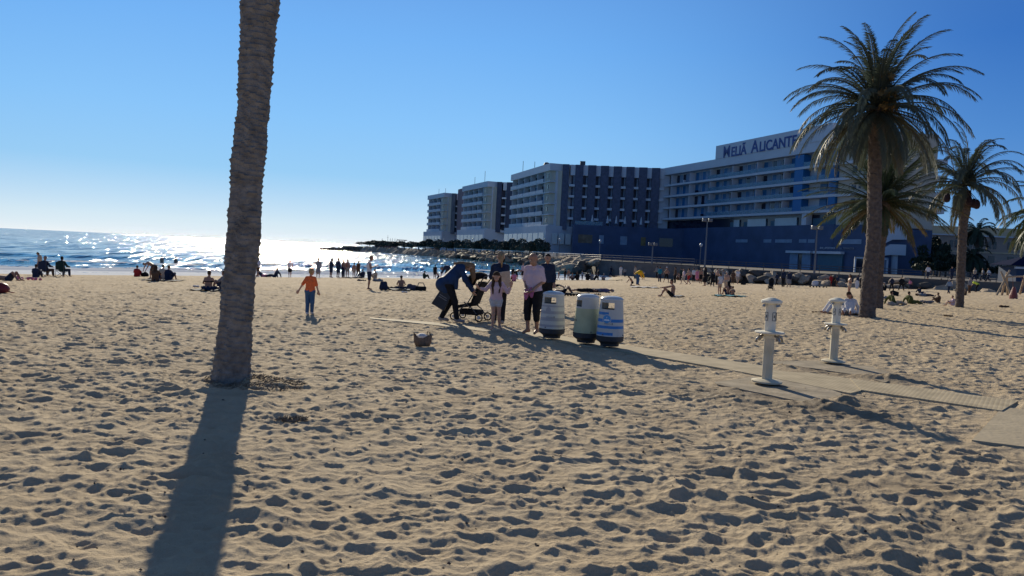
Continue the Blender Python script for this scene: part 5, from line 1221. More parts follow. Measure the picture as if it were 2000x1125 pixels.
person('woman in a big blue padded jacket and dark trousers bending over the black pushchair', wb, R(-78), 'bend', sk1, hair=cloth('hair_dark_blond', (.22, .14, .08)), hairlen=.30, top=c_bl, sleeve=.97, bottom=c_bk, leg=.97, scale=1.0, wide=1.2, detail=2, shoe=c_gy,
       joints=dict(pel=(0, -.10, 1.0), ch=(.02, .16, 1.28), nk=(.02, .29, 1.36), hd=(.02, .44, 1.36), shL=(-.17, .22, 1.34), shR=(.18, .22, 1.33), elL=(-.2, .38, 1.09), haL=(-.14, .54, .87), elR=(.23, .30, 1.06), haR=(.12, .52, .78), hipL=(-.1, -.09, .95), hipR=(.1, -.09, .95), knL=(-.12, .02, .50), anL=(-.13, -.20, .08), toeL=(-.14, -.04, .03), knR=(.12, .09, .50), anR=(.12, .16, .08), toeR=(.13, .32, .03), face=(0, .35, -.94)),
       extra_top=[(v3(-.08, -.12, .97), v3(.0, .14, 1.25), .17, .14), (v3(.09, -.10, 1.0), v3(.08, .15, 1.25), .16, .14), (v3(.16, .08, 1.12), v3(.18, .1, .86), .08, .05), (v3(0, -.2, .92), v3(0, -.12, .8), .19, .17)],
       extra_hair=[((.05, .50, 1.34), (.06, .54, 1.12), .07, .055), ((.06, .54, 1.12), (.05, .52, .98), .05, .015), ((-.05, .49, 1.34), (-.04, .54, 1.14), .065, .05), ((-.04, .54, 1.14), (-.03, .54, 1.0), .045, .015)])
w2 = on(972, 637, .05)
person('woman with a blond ponytail and black jacket, back turned, standing behind the girl', w2, R(8), 'stand', sk1, hair=cloth('hair_ash_blond', (.24, .18, .12)), hairlen=0, top=c_nv, sleeve=.97, bottom=c_bk, leg=.97, scale=1.0, detail=2, shoe=c_gy, joints=dict(elL=(-.20, .1, 1.15), haL=(-.12, .3, 1.1), elR=(.20, .08, 1.13), haR=(.12, .3, 1.05)))
b = MB(); b.tube([(0, 0, .0), (0, -.05, -.03), (.01, -.07, -.15), (.015, -.06, -.30)], [.03, .035, .03, .01], 8); pt = b.build('ponytail', hbl, [o for o in COL.objects if o.get('label', '').startswith('woman with a blond ponytail')][0], smooth=True); pt.location = (0, -.08, 1.70)
bag = on(960, 634, .05); b = MB()
b.add([(-.17, -.05, 1.02), (.17, -.05, 1.02), (.17, .05, 1.02), (-.17, .05, 1.02), (-.13, -.04, 1.50), (.14, -.04, 1.55), (.14, .04, 1.55), (-.13, .04, 1.50)], [(3, 2, 1, 0), (4, 5, 6, 7), (0, 1, 5, 4), (1, 2, 6, 5), (2, 3, 7, 6), (3, 0, 4, 7)])
o = b.build('tote_bag', c_be, loc=(w2.x+.10, w2.y-.24, w2.z-.22), bevel=.02); tag(o, 'pale beige cloth bag hanging at the back of the ponytailed woman', 'bag')
person('dark-haired man in a navy top standing behind the bald man', on(1065, 610), R(170), 'stand', sk2, hair=hb_, top=c_nv, sleeve=.9, bottom=c_bk, leg=.95, scale=1.03, detail=1)
# shopping bag on her arm
m_bagk = mk('black_shopping_bag', (.02, .022, .026), .45, .2, 6)
sb = thing('shopping_bag', 'black shopping bag with faint white lettering hanging from the blue-jacketed woman', 'bag', (wb.x-.30, wb.y-.12, wb.z+.36), R(-12)); sb.rotation_euler = (0, R(28), R(-6))
b = MB(); b.add([(-.17, -.07, 0), (.19, -.07, 0), (.19, .07, 0), (-.17, .07, 0), (-.15, -.02, .42), (.16, -.02, .42), (.16, .02, .42), (-.15, .02, .42)], [(3, 2, 1, 0), (4, 5, 6, 7), (0, 1, 5, 4), (1, 2, 6, 5), (2, 3, 7, 6), (3, 0, 4, 7)]); b.build('bag_body', m_bagk, sb, bevel=.01)
b = MB(); b.tube([(-.08, 0, .41), (-.05, 0, .62), (.06, 0, .64), (.09, 0, .41)], .012, 6); b.build('handle', m_bagk, sb)
for k, w_ in enumerate((.20, .23, .17)):
    b = MB()
    for q in range(7): b.box((-.09+q*w_/7, -.055+.012*k, .30-k*.05), (w_/7*.6, .004, .022))
    b.build('lettering', c_gy, sb)
# ---- pushchair
def pushchair(loc, rz, label, s=1.0):
    t = thing('pushchair', label, 'pushchair', loc, rz); t.scale = (s,)*3
    def P(name, f, m=c_bk, sm=False): b = MB(); f(b); return b.build(name, m, t, smooth=sm)
    P('seat', lambda b: b.add([(-.19, -.02, .42), (.19, -.02, .42), (.19, .30, .34), (-.19, .30, .34), (-.19, -.06, .34), (.19, -.06, .34), (.19, .30, .27), (-.19, .30, .27)], [(0, 1, 2, 3), (7, 6, 5, 4), (0, 4, 5, 1), (1, 5, 6, 2), (2, 6, 7, 3), (3, 7, 4, 0)]))
    P('backrest', lambda b: b.add([(-.19, -.02, .40), (.19, -.02, .40), (.19, -.20, .90), (-.19, -.20, .90), (-.19, -.08, .38), (.19, -.08, .38), (.19, -.27, .88), (-.19, -.27, .88)], [(0, 1, 2, 3), (7, 6, 5, 4), (0, 4, 5, 1), (1, 5, 6, 2), (2, 6, 7, 3), (3, 7, 4, 0)]))
    def can(b):
        V = []; F = []; A = 9; B_ = 10
        for i in range(A+1):
            a = R(-25)+i/A*R(150)
            for k in range(B_+1): c = math.pi*k/B_; V.append((math.cos(c)*.215, -.12+math.cos(a)*.30*(.55+.45*math.sin(c)), .86+math.sin(a)*.26*(.35+.65*math.sin(c))))
        for i in range(A):
            for k in range(B_): q = i*(B_+1)+k; F.append((q, q+1, q+B_+2, q+B_+1))
        b.add(V, F)
    P('canopy', can, c_bk, True)
    P('basket', lambda b: b.box((0, .03, .20), (.34, .44, .12)))
    for s_ in (-1, 1):
        P('frame_tube', lambda b: b.tube([(s_*.22, -.36, 1.02), (s_*.22, -.20, .80), (s_*.22, .02, .42), (s_*.21, .34, .13)], .013, 6), m_rail)
        P('frame_tube', lambda b: b.tube([(s_*.22, .12, .42), (s_*.22, -.10, .28), (s_*.22, -.26, .10)], .013, 6), m_rail)
        for y, r_ in ((-.27, .085), (.36, .075)):
            w_ = MB(); V = []
            w_.tube([(s_*.24, y+math.cos(a)*r_, r_+.015+math.sin(a)*r_) for a in [2*math.pi*k/14 for k in range(15)]], .016, 6, cap=False); o = w_.build('wheel', c_bk, t)
            q = MB(); q.lathe([(.0, -.015), (r_*.45, -.012), (r_*.45, .012), (0, .015)], 12); h = q.build('hub', m_globe, o); h.rotation_euler = (0, math.pi/2, 0); h.location = (s_*.24, y, r_+.015)
    P('handlebar', lambda b: b.tube([(-.22, -.36, 1.02), (0, -.40, 1.05), (.22, -.36, 1.02)], .016, 6), m_rail)
    return t
pushchair(on(922, 630, .05), R(68), 'black folding pushchair with hooded seat on the boardwalk under the bending woman', 1.12)
# ---- basket bag on the sand
bs = on(825, 677); t = thing('basket_bag', 'brown woven beach bag standing alone on the sand', 'bag', (bs.x, bs.y, bs.z+.01))
m_wick = mk('woven_straw', (.17, .12, .085), .9, .3, 30, bump=.8, bscale=60)
b = MB(); V = []; n_ = 20
for (rx, ry, z) in ((.13, .08, 0), (.165, .10, .08), (.17, .09, .17), (.155, .06, .20)):
    for k in range(n_): a = 2*math.pi*k/n_; V.append((rx*math.cos(a), ry*math.sin(a), z+(.02*math.cos(2*a) if z > .1 else 0)))
b.add(V, [tuple(range(n_-1, -1, -1))]+[(i*n_+k, i*n_+(k+1) % n_, (i+1)*n_+(k+1) % n_, (i+1)*n_+k) for i in range(3) for k in range(n_)]); b.build('body', m_wick, t, smooth=True)
for s in (-1, 1): b = MB(); b.tube([(-.14, s*.05, .18), (-.16, s*.07, .25), (-.13, s*.09, .20)] if s < 0 else [(.06, .05, .18), (.08, .06, .27), (.12, .06, .26), (.13, .05, .18)], .009, 6); b.build('handle', c_br, t)
b = MB(); b.lathe([(.0, 0), (.09, .01), (.11, .05), (.05, .08), (0, .085)], 9, c=(-.02, 0, .15)); b.build('contents', c_wh, t)
# ---------------------------------------------------------------- the crowd
BW = 1.75
def crowd(px, py, hpx, pz, face, label, skin=None, real=None, dt=0, Y=None, **k):
    "feet at (px, py) of the beach; hpx is the height seen in the photograph; face: 0 away, 90 left, 180 to the camera, -90 right"
    g = gps(px, py)
    if real is None:
        base = {'sit': .92, 'sitlean': .88, 'cross': .92, 'chair': 1.26, 'kneel': 1.08, 'bend': 1.22}.get(pz, 1.74); real = hpx/1480*g.y/base; real = min(max(real, .62), 1.12)
    if hpx > 55: dt = 1
    return person(label, g, R(face), pz, skin or sk2, scale=real, detail=dt, **k)
def heap(px, py, w_, h_, mat, name, label, cat, seed=0, d_=.5, n_=6):
    g = gps(px, py); r_ = random.Random(seed*7+int(px)); s = g.y/1480; W_ = w_*s; H_ = max(h_*s, .06); pr = []
    for k in range(n_): x = (k/(n_-1)-.5)*W_*.8; pr.append(((x, r_.uniform(-.15, .15)*d_, H_*.35), (x+r_.uniform(-.1, .1), r_.uniform(-.2, .2)*d_, H_*r_.uniform(.4, .75)), H_*.38, H_*.25))
    V, F = surface_nets(pr, max(.022, H_*.14), H_*.25); V[:, 2] = np.maximum(V[:, 2], -.03); o = meshobj(name, V, F, mat); o.location = g; tag(o, label, cat); return o
def towel(px, py, w_, d_, mat, label, rz=0):
    g = gps(px, py); s = g.y/1480; W_ = w_*s; n_ = 14; V = []; F = []
    for i in range(n_+1):
        for j in range(7):
            x = (i/n_-.5)*W_; y = (j/6-.5)*d_; X_ = x*math.cos(rz)-y*math.sin(rz); Y_ = x*math.sin(rz)+y*math.cos(rz)
            z = float(terrain(g.x+X_, g.y+Y_))-g.z+.065+.018*math.sin(x*9+j)+.012*math.cos(y*13+i); V.append((X_, Y_, z))
    N0 = len(V); V += [(a, c, z-.02) for a, c, z in V]
    for i in range(n_):
        for j in range(6): a = i*7+j; F.append((a, a+7, a+8, a+1)); F.append((a+N0+1, a+N0+8, a+N0+7, a+N0))
    b = MB(); b.add(V, F); o = b.build('towel', mat, loc=g, smooth=True); tag(o, label, 'towel'); return o
def camp_chair(px, py, label, mat, rz):
    g = gps(px, py); t = thing('folding_chair', label, 'chair', (g.x, g.y, g.z+.02), rz)
    b = MB(); b.box((0, 0, .38), (.50, .42, .03)); b.build('seat', mat, t)
    b = MB(); b.box((0, -.24, .68), (.52, .03, .50)); b.build('backrest', mat, t)
    for s in (-1, 1):
        b = MB(); b.tube([(s*.25, -.22, 0), (-s*.25, -.20, .38)], .013, 5); b.build('leg', m_rail, t)
        b = MB(); b.tube([(s*.25, .22, 0), (-s*.25, .20, .38)], .013, 5); b.build('leg', m_rail, t)
        b = MB(); b.tube([(s*.26, -.24, 0), (s*.26, -.25, .92)], .013, 5); b.build('post', m_rail, t)
        b = MB(); b.box((s*.29, 0, .62), (.05, .42, .025)); b.build('armrest', m_rail, t)
    return t
# left: by the waterline
crowd(16, 548, 0, 'lieup', -95, 'sunbather lying on the sand with knees up at the left edge', sk2, real=1.0, bottom=c_nv, leg=.35, hair=hb_)
heap(58, 547, 56, 8, c_pk, 'clothes_pile', 'row of pink and dark towels heaped behind the sunbather at the left edge', 'clothes')
crowd(69, 543, 26, 'sit', 5, 'dark-clothed person sitting on the ground beside the left folding chair', sk3, hair=hb_, top=c_nv, sleeve=.95, bottom=c_nv, leg=.9)
camp_chair(88, 541, 'left one of two folding chairs at the waterline', c_nv, R(-8)); crowd(88, 541, 33, 'chair', -8, 'person in dark clothes and a cap sitting in the left folding chair', sk2, hat=c_gy, top=c_nv, sleeve=.95, bottom=c_br, leg=.9, real=1.0)
crowd(77, 538, 46, 'stand', 100, 'man in a light shirt standing behind the left folding chair and looking down', sk2, hair=hb_, top=c_be, sleeve=.5, bottom=c_nv, leg=.45, joints=dict(hd=(0, .12, 1.58)))
camp_chair(121, 541, 'right one of two folding chairs at the waterline, its crossed legs visible', c_dg, R(-3)); crowd(121, 541, 33, 'chair', -3, 'person in a dark green top sitting in the right folding chair', sk3, hair=hb_, top=c_dg, sleeve=.95, bottom=c_nv, leg=.9, real=1.02)
g = gps(2, 573); b = MB(); b.lathe([(.10, 0), (.24, .06), (.26, .18), (.2, .3), (.08, .36), (.0, .37)], 14); b.tube([(.2, 0, .1), (.34, 0, .06), (.44, .02, .04)], .02, 5); o = b.build('beach_ball_bag', mk('dark_red_nylon', (.17, .02, .025), .5, .15), loc=g, smooth=True); tag(o, 'round dark red bag on the sand at the left edge', 'bag')
crowd(267, 541, 22, 'sit', 8, 'person wrapped in a bright red jacket sitting by the water', sk2, hair=hbr, top=c_rd, sleeve=.95, bottom=c_rd, leg=.8, hood=True, wide=1.15)
heap(283, 541, 9, 11, c_bk, 'dark_bag', 'small dark bag standing just right of the red jacket', 'bag')
crowd(294, 545, 34, 'bend', 85, 'bare-chested person bending down beside the dark blanket group', sk2, hair=hb_, bottom=c_br, leg=.3)
crowd(303, 550, 31, 'sit', 10, 'woman with long brown hair sitting at the left end of the dark blanket', sk2, hair=hbr, hairlen=.3, top=c_br, sleeve=.3, bottom=c_nv, leg=.5)
crowd(317, 546, 28, 'cross', 0, 'slim person in a yellowish top sitting in the middle of the dark blanket', sk1, hair=hb_, top=c_be, sleeve=.2, bottom=c_nv, leg=.4)
crowd(328, 548, 29, 'sit', -12, 'broad person in a navy top sitting at the right end of the dark blanket', sk2, hair=hbr, top=c_nv, sleeve=.5, bottom=c_nv, leg=.5, wide=1.15)
towel(320, 549, 66, 1.6, c_nv, 'dark blanket under the three sitting people left of the near palm')
crowd(407, 568, 38, 'cross', 5, 'woman in a bikini with bare back sitting left of the near palm trunk', sk2, hair=hbr, bottom=c_nv, leg=.3, bust=c_bk)
crowd(438, 566, 36, 'sit', 70, 'person half hidden by the near palm trunk, reaching to the woman beside it', sk3, hair=hbr, top=c_gy, sleeve=.4, bottom=c_nv, leg=.4, joints=dict(elR=(.35, .2, .35), haR=(.5, .4, .1)))
towel(404, 568, 58, 1.3, c_nv, 'dark towel under the woman in the bikini'); heap(383, 561, 12, 5, c_wh, 'white_cloth', 'white cloth folded on the dark towel beside the bikini woman', 'cloth')
crowd(504, 540, 36, 'stand', 60, 'person in a pale shirt standing just right of the near palm trunk', sk2, hair=hb_, top=c_wh, sleeve=.5, bottom=c_br, leg=.4)
crowd(513, 541, 12, 'lieup', 80, 'person lying down near the water right of the palm trunk', sk2, real=.9, hair=hbr, top=c_pk, bottom=c_nv)
crowd(537, 542, 19, 'sitlean', 75, 'dark-clothed person reclining near the water right of the palm trunk', sk3, hair=hb_, top=c_nv, sleeve=.9, bottom=c_nv, leg=.9)
L_ = [(566, 540, 34, 'walk', 20, 'woman in a white top and black skirt walking at the water edge above the boy', sk1, dict(hair=hbr, top=c_wh, sleeve=.2, skirt=c_bk, hem=.3)),
 (621, 541, 37, 'arms', 10, 'woman in a flared dress with one arm stretched out at the water edge', sk2, dict(hair=hb_, top=c_gy, sleeve=.5, skirt=c_gy, hem=.48)),
 (646, 540, 37, 'phone', -40, 'person in a long dark shirt holding up something at the water edge', sk3, dict(hair=hb_, top=c_nv, sleeve=.5, bottom=c_nv, leg=.45)),
 (660, 541, 38, 'stand', -30, 'tall dark-clothed person, leftmost of the standing group of four by the water', sk3, dict(hair=hb_, top=c_nv, sleeve=.9, bottom=c_nv, leg=.5, wide=1.1)),
 (670, 541, 36, 'stand', 150, 'broad bare-chested man in long dark trousers in the group by the water', sk2, dict(hair=hgr, bottom=c_nv, leg=.95, wide=1.25)),
 (678, 541, 35, 'stand', 30, 'bare-backed person in shorts at the right of the group by the water', sk2, dict(hair=hbr, bottom=c_be, leg=.3)),
 (691, 541, 29, 'stand', 20, 'bare-backed child standing left of the boy in dark shorts by the water', sk2, dict(hair=hbr, bottom=c_be, leg=.3, child=True)),
 (699, 540, 33, 'walk', -15, 'thin person in dark shorts walking into the water next to the child', sk3, dict(hair=hb_, top=c_br, sleeve=.2, bottom=c_br, leg=.35)),
 (709, 542, 17, 'sit', 60, 'dark-clothed person sitting just left of the man with the phone', sk3, dict(hair=hb_, top=c_nv, sleeve=.9, bottom=c_nv, leg=.9)),
 (733, 546, 20, 'sit', 120, 'woman sitting half hidden behind the man with the phone', sk2, dict(hair=hbr, top=c_be, sleeve=.5, bottom=c_be)),
 (849, 540, 27, 'stand', 0, 'slim dark silhouette standing at the water edge left of the blue jacket', sk3, dict(hair=hb_, top=c_bk, sleeve=.3, bottom=c_bk, leg=.4)),
 (828, 541, 15, 'sit', -70, 'dark-clothed person sitting by the water left of the slim silhouette', sk3, dict(hair=hb_, top=c_dg, sleeve=.9, bottom=c_dg, leg=.9)),
 (856, 540, 8, 'kneel', 60, 'small child crouching at the feet of the slim silhouette', sk2, dict(hair=hb_, bottom=c_nv, child=True)),
 (783, 566, 27, 'cross', 10, 'bare-backed man sitting on a dark towel to the right of the backpack', sk2, dict(hair=hb_, bottom=c_nv, leg=.4)),
 (876, 562, 43, 'bend', 60, 'person in light jeans bending down behind the blue-jacketed woman', sk2, dict(hair=hb_, top=c_nv, sleeve=.5, bottom=c_lj, leg=.9)),
 (887, 548, 36, 'stand', -20, 'dark-haired person standing behind the blue-jacketed woman', sk3, dict(hair=hb_, top=c_dg, sleeve=.5, bottom=c_nv, leg=.5)),
 (988, 548, 33, 'stand', 0, 'person in a white top and dark trousers standing behind the raised hand of the girl', sk2, dict(hair=hbr, top=c_wh, sleeve=.3, bottom=c_nv, leg=.9)),
 (1001, 541, 24, 'stand', 30, 'thin dark person standing between the girl and the bald man, farther off', sk3, dict(hair=hb_, top=c_bk, bottom=c_bk, leg=.5)),
 (1010, 542, 20, 'bend', -60, 'bare-backed person bending over at the water between the girl and the bald man', sk2, dict(hair=hbr, bottom=c_bk, leg=.4)),
 (1004, 550, 19, 'sit', 20, 'child in a pink top sitting on dark cloth between girl and bald man', sk2, dict(hair=hb_, top=c_pk, sleeve=.4, bottom=c_bk, child=True)),
 (1021, 545, 32, 'stand', 140, 'person half hidden behind the bald man, in a pale top', sk1, dict(hair=hbr, top=c_pw, bottom=c_bk, leg=.5)),
 (1075, 544, 17, 'sit', -60, 'long-haired dark person sitting right of the navy-topped man', sk2, dict(hair=hb_, hairlen=.25, top=c_gy, bottom=c_bk, leg=.8)),
 (1084, 543, 12, 'sit', 40, 'dark person sitting with head lowered near the rocks, right of the navy-topped man', sk3, dict(hair=hb_, top=c_bk, sleeve=.9, bottom=c_bk, leg=.9)),
 (1128, 547, 16, 'sit', 20, 'black-clothed person sitting alone, leftmost of three black figures right of the bald man', sk3, dict(hair=hb_, top=c_bk, sleeve=.9, bottom=c_bk, leg=.9)),
 (1147, 547, 16, 'sit', -10, 'black-clothed person sitting in the middle of three black figures', sk3, dict(hair=hb_, top=c_bk, sleeve=.9, bottom=c_bk, leg=.9)),
 (1161, 547, 14, 'sitlean', 80, 'black-clothed person leaning back at the right of three black figures', sk3, dict(hair=hb_, top=c_bk, sleeve=.9, bottom=c_bk, leg=.9, wide=1.2)),
 (1091, 540, 17, 'walk', 60, 'distant bather walking in the shallow water beside the rocks', sk2, dict(hair=hb_, bottom=c_be, leg=.3)),
 (1103, 541, 21, 'stand', -50, 'distant dark bather standing close to the rocks', sk3, dict(hair=hb_, top=c_bk, bottom=c_bk, leg=.4)),
 (1110, 540, 22, 'stand', 10, 'distant bare-backed bather in front of the boulders', sk2, dict(hair=hbr, bottom=c_gy, leg=.3)),
 (1118, 541, 14, 'sit', 150, 'distant person sitting in front of the boulders', sk2, dict(hair=hb_, top=c_gy, bottom=c_bk)),
 (1137, 538, 18, 'stand', 60, 'distant person standing behind the white parasol-shaped cloth', sk2, dict(hair=hb_, top=c_lj, bottom=c_nv, leg=.8)),
 (1156, 539, 15, 'sit', 20, 'distant person in grey sitting at the foot of the retaining wall', sk2, dict(hair=hb_, top=c_gy, bottom=c_gy)),
 (1168, 539, 22, 'stand', 100, 'distant dark person at the left part of the retaining wall', sk3, dict(hair=hb_, top=c_bk, sleeve=.8, bottom=c_nv, leg=.9)),
 (1179, 539, 13, 'sit', 160, 'distant person in pale blue sitting below the retaining wall', sk1, dict(hair=hgr, top=c_lj, bottom=c_gy)),
 (1193, 540, 20, 'walk', 70, 'distant person in dark clothes and one pale sleeve walking along the wall', sk2, dict(hair=hb_, top=c_nv, sleeve=.3, bottom=c_nv, leg=.9)),
 (1212, 540, 21, 'phone', 170, 'person all in white standing with raised hands in front of the wall', sk2, dict(hair=hb_, top=c_wh, sleeve=.8, bottom=c_wh, leg=.9)),
 (1200, 541, 8, 'lie', 80, 'person lying on a dark towel left of the white figure', sk2, dict(hair=hb_, bottom=c_bk)),
 (1246, 557, 34, 'bend', -70, 'person in a bright yellow jacket and jeans bending forward', sk1, dict(hair=hgr, top=c_yl, sleeve=.9, bottom=c_jn, leg=.95, wide=1.25)),
 (1240, 545, 26, 'stand', 40, 'person in a pale top standing just behind the yellow jacket', sk2, dict(hair=hbr, top=c_be, bottom=c_bk, leg=.9)),
 (1234, 559, 19, 'kneel', 95, 'bare-skinned person kneeling left of the yellow jacket', sk2, dict(hair=hbr, bottom=c_bk, leg=.1)),
 (1268, 541, 9, 'sit', 30, 'grey figure sitting right of the yellow jacket near the wall', sk2, dict(hair=hb_, top=c_gy, sleeve=.8, bottom=c_gy, leg=.9)),
 (1288, 551, 33, 'stand', -30, 'man in a turquoise shirt and dark trousers standing, facing right', sk2, dict(hair=hb_, top=c_te, sleeve=.5, bottom=c_nv, leg=.95)),
 (1301, 552, 34, 'wide', 10, 'bare-backed man in dark shorts with legs apart and a white cap', sk2, dict(hat=c_wh, bottom=c_bk, leg=.45)),
 (1318, 553, 33, 'stand', 60, 'dark-dressed person standing right of the man in the white cap', sk3, dict(hair=hb_, top=c_br, bottom=c_bk, leg=.9)),
 (1325, 547, 14, 'sit', 120, 'child sitting right of the dark-dressed person', sk2, dict(hair=hbr, bottom=c_br, child=True)),
 (1335, 556, 31, 'walk', 100, 'person in a pale pink top walking left at the edge of the crowd', sk1, dict(hair=hbr, top=c_pw, bottom=c_be, leg=.5)),
 (1345, 556, 32, 'walk', 40, 'bare-chested man in red shorts in the crowd', sk1, dict(hair=hb_, bottom=c_rd, leg=.35)),
 (1354, 551, 27, 'stand', 20, 'person in a white shirt and black trousers in the crowd', sk2, dict(hair=hb_, top=c_wh, sleeve=.7, bottom=c_bk, leg=.9)),
 (1361, 552, 26, 'stand', 170, 'person in a washed-out red dress in the crowd', sk1, dict(hair=hbr, top=c_pk, skirt=c_pk, hem=.45)),
 (1368, 554, 31, 'stand', 190, 'bare-chested man in black shorts in the crowd', sk2, dict(hair=hbr, bottom=c_bk, leg=.4)),
 (1376, 559, 37, 'stand', 50, 'person in a long black dress, tallest in the middle of the crowd', sk2, dict(hair=hb_, hairlen=.2, top=c_bk, sleeve=.7, skirt=c_bk, hem=.5, wide=1.15)),
 (1383, 556, 20, 'bend', 100, 'person in black leaning down beside the long black dress', sk2, dict(hair=hgr, top=c_bk, sleeve=.9, bottom=c_bk, leg=.9)),
 (1391, 560, 29, 'walk', -30, 'person in black with a pale bag right of the long black dress', sk2, dict(hair=hb_, top=c_bk, sleeve=.8, bottom=c_bk, leg=.95)),
 (1400, 557, 33, 'stand', -60, 'sunlit bare-backed person in black trousers', sk1, dict(hair=hbr, bottom=c_bk, leg=.95)),
 (1405, 576, 42, 'stand', 30, 'person with a white towel over the shoulder standing left of the teal blanket', sk1, dict(hair=hb_, top=c_wh, sleeve=.2, bottom=c_be, leg=.3)),
 (1418, 571, 41, 'stand', 10, 'broad bare-backed man standing behind the teal blanket', sk1, dict(hair=hgr, bottom=c_be, leg=.4, wide=1.35)),
 (1431, 556, 28, 'stand', -20, 'person in a brown top standing behind the broad bare-backed man', sk3, dict(hair=hb_, top=c_br, bottom=c_br, leg=.8)),
 (1423, 577, 27, 'sit', 10, 'woman with long black hair sitting on the teal blanket', sk2, dict(hair=hb_, hairlen=.4, bottom=c_nv)),
 (1431, 578, 15, 'sit', 0, 'child sitting at the right on the teal blanket', sk2, dict(hair=hbr, bottom=c_nv, child=True)),
 (1440, 555, 29, 'walk', 180, 'pale person in beige walking alone right of the crowd', sk1, dict(hair=hgr, top=c_wh, sleeve=.2, bottom=c_be, leg=.8)),
 (1461, 550, 11, 'sit', 20, 'tanned person sitting on a dark towel in front of the pale boulders', sk2, dict(hair=hbr, bottom=c_bk)),
 (1477, 550, 9, 'sit', -60, 'person in dark clothes sitting in front of the pale boulders, right of the tanned one', sk3, dict(hair=hb_, top=c_bk, bottom=c_bk)),
 (1517, 558, 25, 'walk', 30, 'person in dark clothes, leftmost of three walking beyond the dark pushchair', sk3, dict(hair=hb_, top=c_nv, sleeve=.9, bottom=c_bk, leg=.95)),
 (1529, 561, 35, 'stand', 20, 'person in dark clothes and a pale cap, tallest of three beyond the dark pushchair', sk3, dict(hat=c_gy, top=c_nv, sleeve=.9, bottom=c_bk, leg=.95)),
 (1540, 562, 33, 'walk', -30, 'person in a dark skirt, rightmost of three beyond the dark pushchair', sk3, dict(hair=hgr, top=c_nv, sleeve=.9, skirt=c_gy, hem=.5, wide=1.1)),
 (1573, 553, 19, 'walk', 40, 'dark figure walking alone in front of the boulders left of the shower tops', sk3, dict(hair=hb_, top=c_dg, sleeve=.9, bottom=c_dg, leg=.95)),
 (1622, 560, 24, 'stand', 10, 'person in a red shirt and red shorts left of the tallest palm', sk2, dict(hair=hbr, top=c_rd, sleeve=.5, bottom=c_rd, leg=.45)),
 (1635, 561, 23, 'walk', 30, 'person in dark red and black between the red shirt and the standing woman', sk2, dict(hair=hb_, top=c_nv, sleeve=.5, bottom=c_br, leg=.5)),
 (1643, 557, 20, 'stand', -20, 'person in a faded red shirt behind the dark red one', sk2, dict(hair=hb_, top=c_rd, sleeve=.4, bottom=c_br, leg=.4)),
 (1658, 578, 42, 'stand', 90, 'tanned woman in a straw hat standing alone left of the tallest palm', sk2, dict(hat=c_be, hair=hbr, hairlen=.15, bottom=c_be, leg=.12, bust=c_be)),
 (1674, 564, 27, 'stand', 30, 'person in dark clothes with a white board beside the tallest palm', sk3, dict(hair=hb_, top=c_nv, sleeve=.9, bottom=c_nv, leg=.95)),
 (1682, 564, 25, 'stand', -20, 'person in dark clothes half hidden behind the tallest palm', sk3, dict(hair=hb_, top=c_bk, sleeve=.9, bottom=c_bk, leg=.95)),
 (1722, 562, 24, 'stand', 160, 'person in grey standing just right of the tallest palm', sk2, dict(hair=hgr, top=c_gy, bottom=c_gy, leg=.8)),
 (1728, 568, 16, 'sit', 90, 'black-clothed person sitting right of the tallest palm', sk2, dict(hair=hgr, top=c_bk, sleeve=.9, bottom=c_bk, leg=.9)),
 (1741, 568, 28, 'wide', 20, 'man in a dark coat standing behind the olive deck chair', sk3, dict(hair=hgr, top=c_nv, sleeve=.9, bottom=c_bk, leg=.95)),
 (1760, 568, 28, 'wide', -10, 'woman in a wide black coat standing right of the man in the dark coat', sk3, dict(hair=hbl, top=c_bk, sleeve=.9, bottom=c_bk, leg=.95, wide=1.3)),
 (1777, 566, 21, 'walk', 30, 'child with a pink scarf walking right of the black coats', sk2, dict(hair=hb_, top=c_pk, sleeve=.4, bottom=c_nv, leg=.9, child=True)),
 (1770, 562, 16, 'stand', 0, 'small child in pale clothes behind the pink scarf', sk1, dict(hair=hb_, top=c_wh, bottom=c_be, child=True)),
 (1794, 561, 11, 'sit', 0, 'person in pale clothes sitting near the dark promenade wall', sk1, dict(hair=hbr, top=c_wh, bottom=c_gy)),
 (1745, 596, 27, 'sitlean', -75, 'person in an olive top reclining at the left of the green blanket', sk2, dict(hair=hb_, top=c_gn, sleeve=.9, bottom=c_be, leg=.9)),
 (1779, 594, 24, 'sitlean', -75, 'person wrapped in a green blanket sitting on the sand', sk2, dict(hair=hb_, top=c_gn, sleeve=.95, bottom=c_gn, leg=.95, wide=1.5)),
 (1833, 592, 20, 'sit', 70, 'person in dark red sitting with raised knees left of the slender palm', sk3, dict(hair=hb_, top=c_br, sleeve=.9, bottom=c_br, leg=.5)),
 (1861, 598, 18, 'sit', 75, 'person in pale clothes leaning against the slender palm', sk1, dict(hair=hbr, top=c_pw, sleeve=.9, bottom=c_pw, leg=.2)),
 (1806, 579, 12, 'lie', -80, 'person in grey lying behind the green blanket', sk2, dict(hair=hb_, top=c_gy, sleeve=.6, bottom=c_nv, leg=.8)),
 (1797, 574, 14, 'sitlean', -60, 'person in navy propped up behind the green blanket', sk2, dict(hair=hb_, top=c_nv, sleeve=.6, bottom=c_nv, leg=.4)),
 (1837, 566, 22, 'stand', 20, 'person in grey standing near the reddish wall', sk2, dict(hair=hb_, top=c_gy, bottom=c_gy, leg=.9)),
 (1853, 574, 28, 'walk', 10, 'person in blue-grey walking left of the slender palm', sk3, dict(hair=hgr, top=c_lj, sleeve=.9, bottom=c_nv, leg=.95)),
 (1893, 573, 30, 'stand', 20, 'person in grey-brown standing right of the slender palm', sk2, dict(hair=hgr, top=c_gy, sleeve=.9, bottom=c_br, leg=.95)),
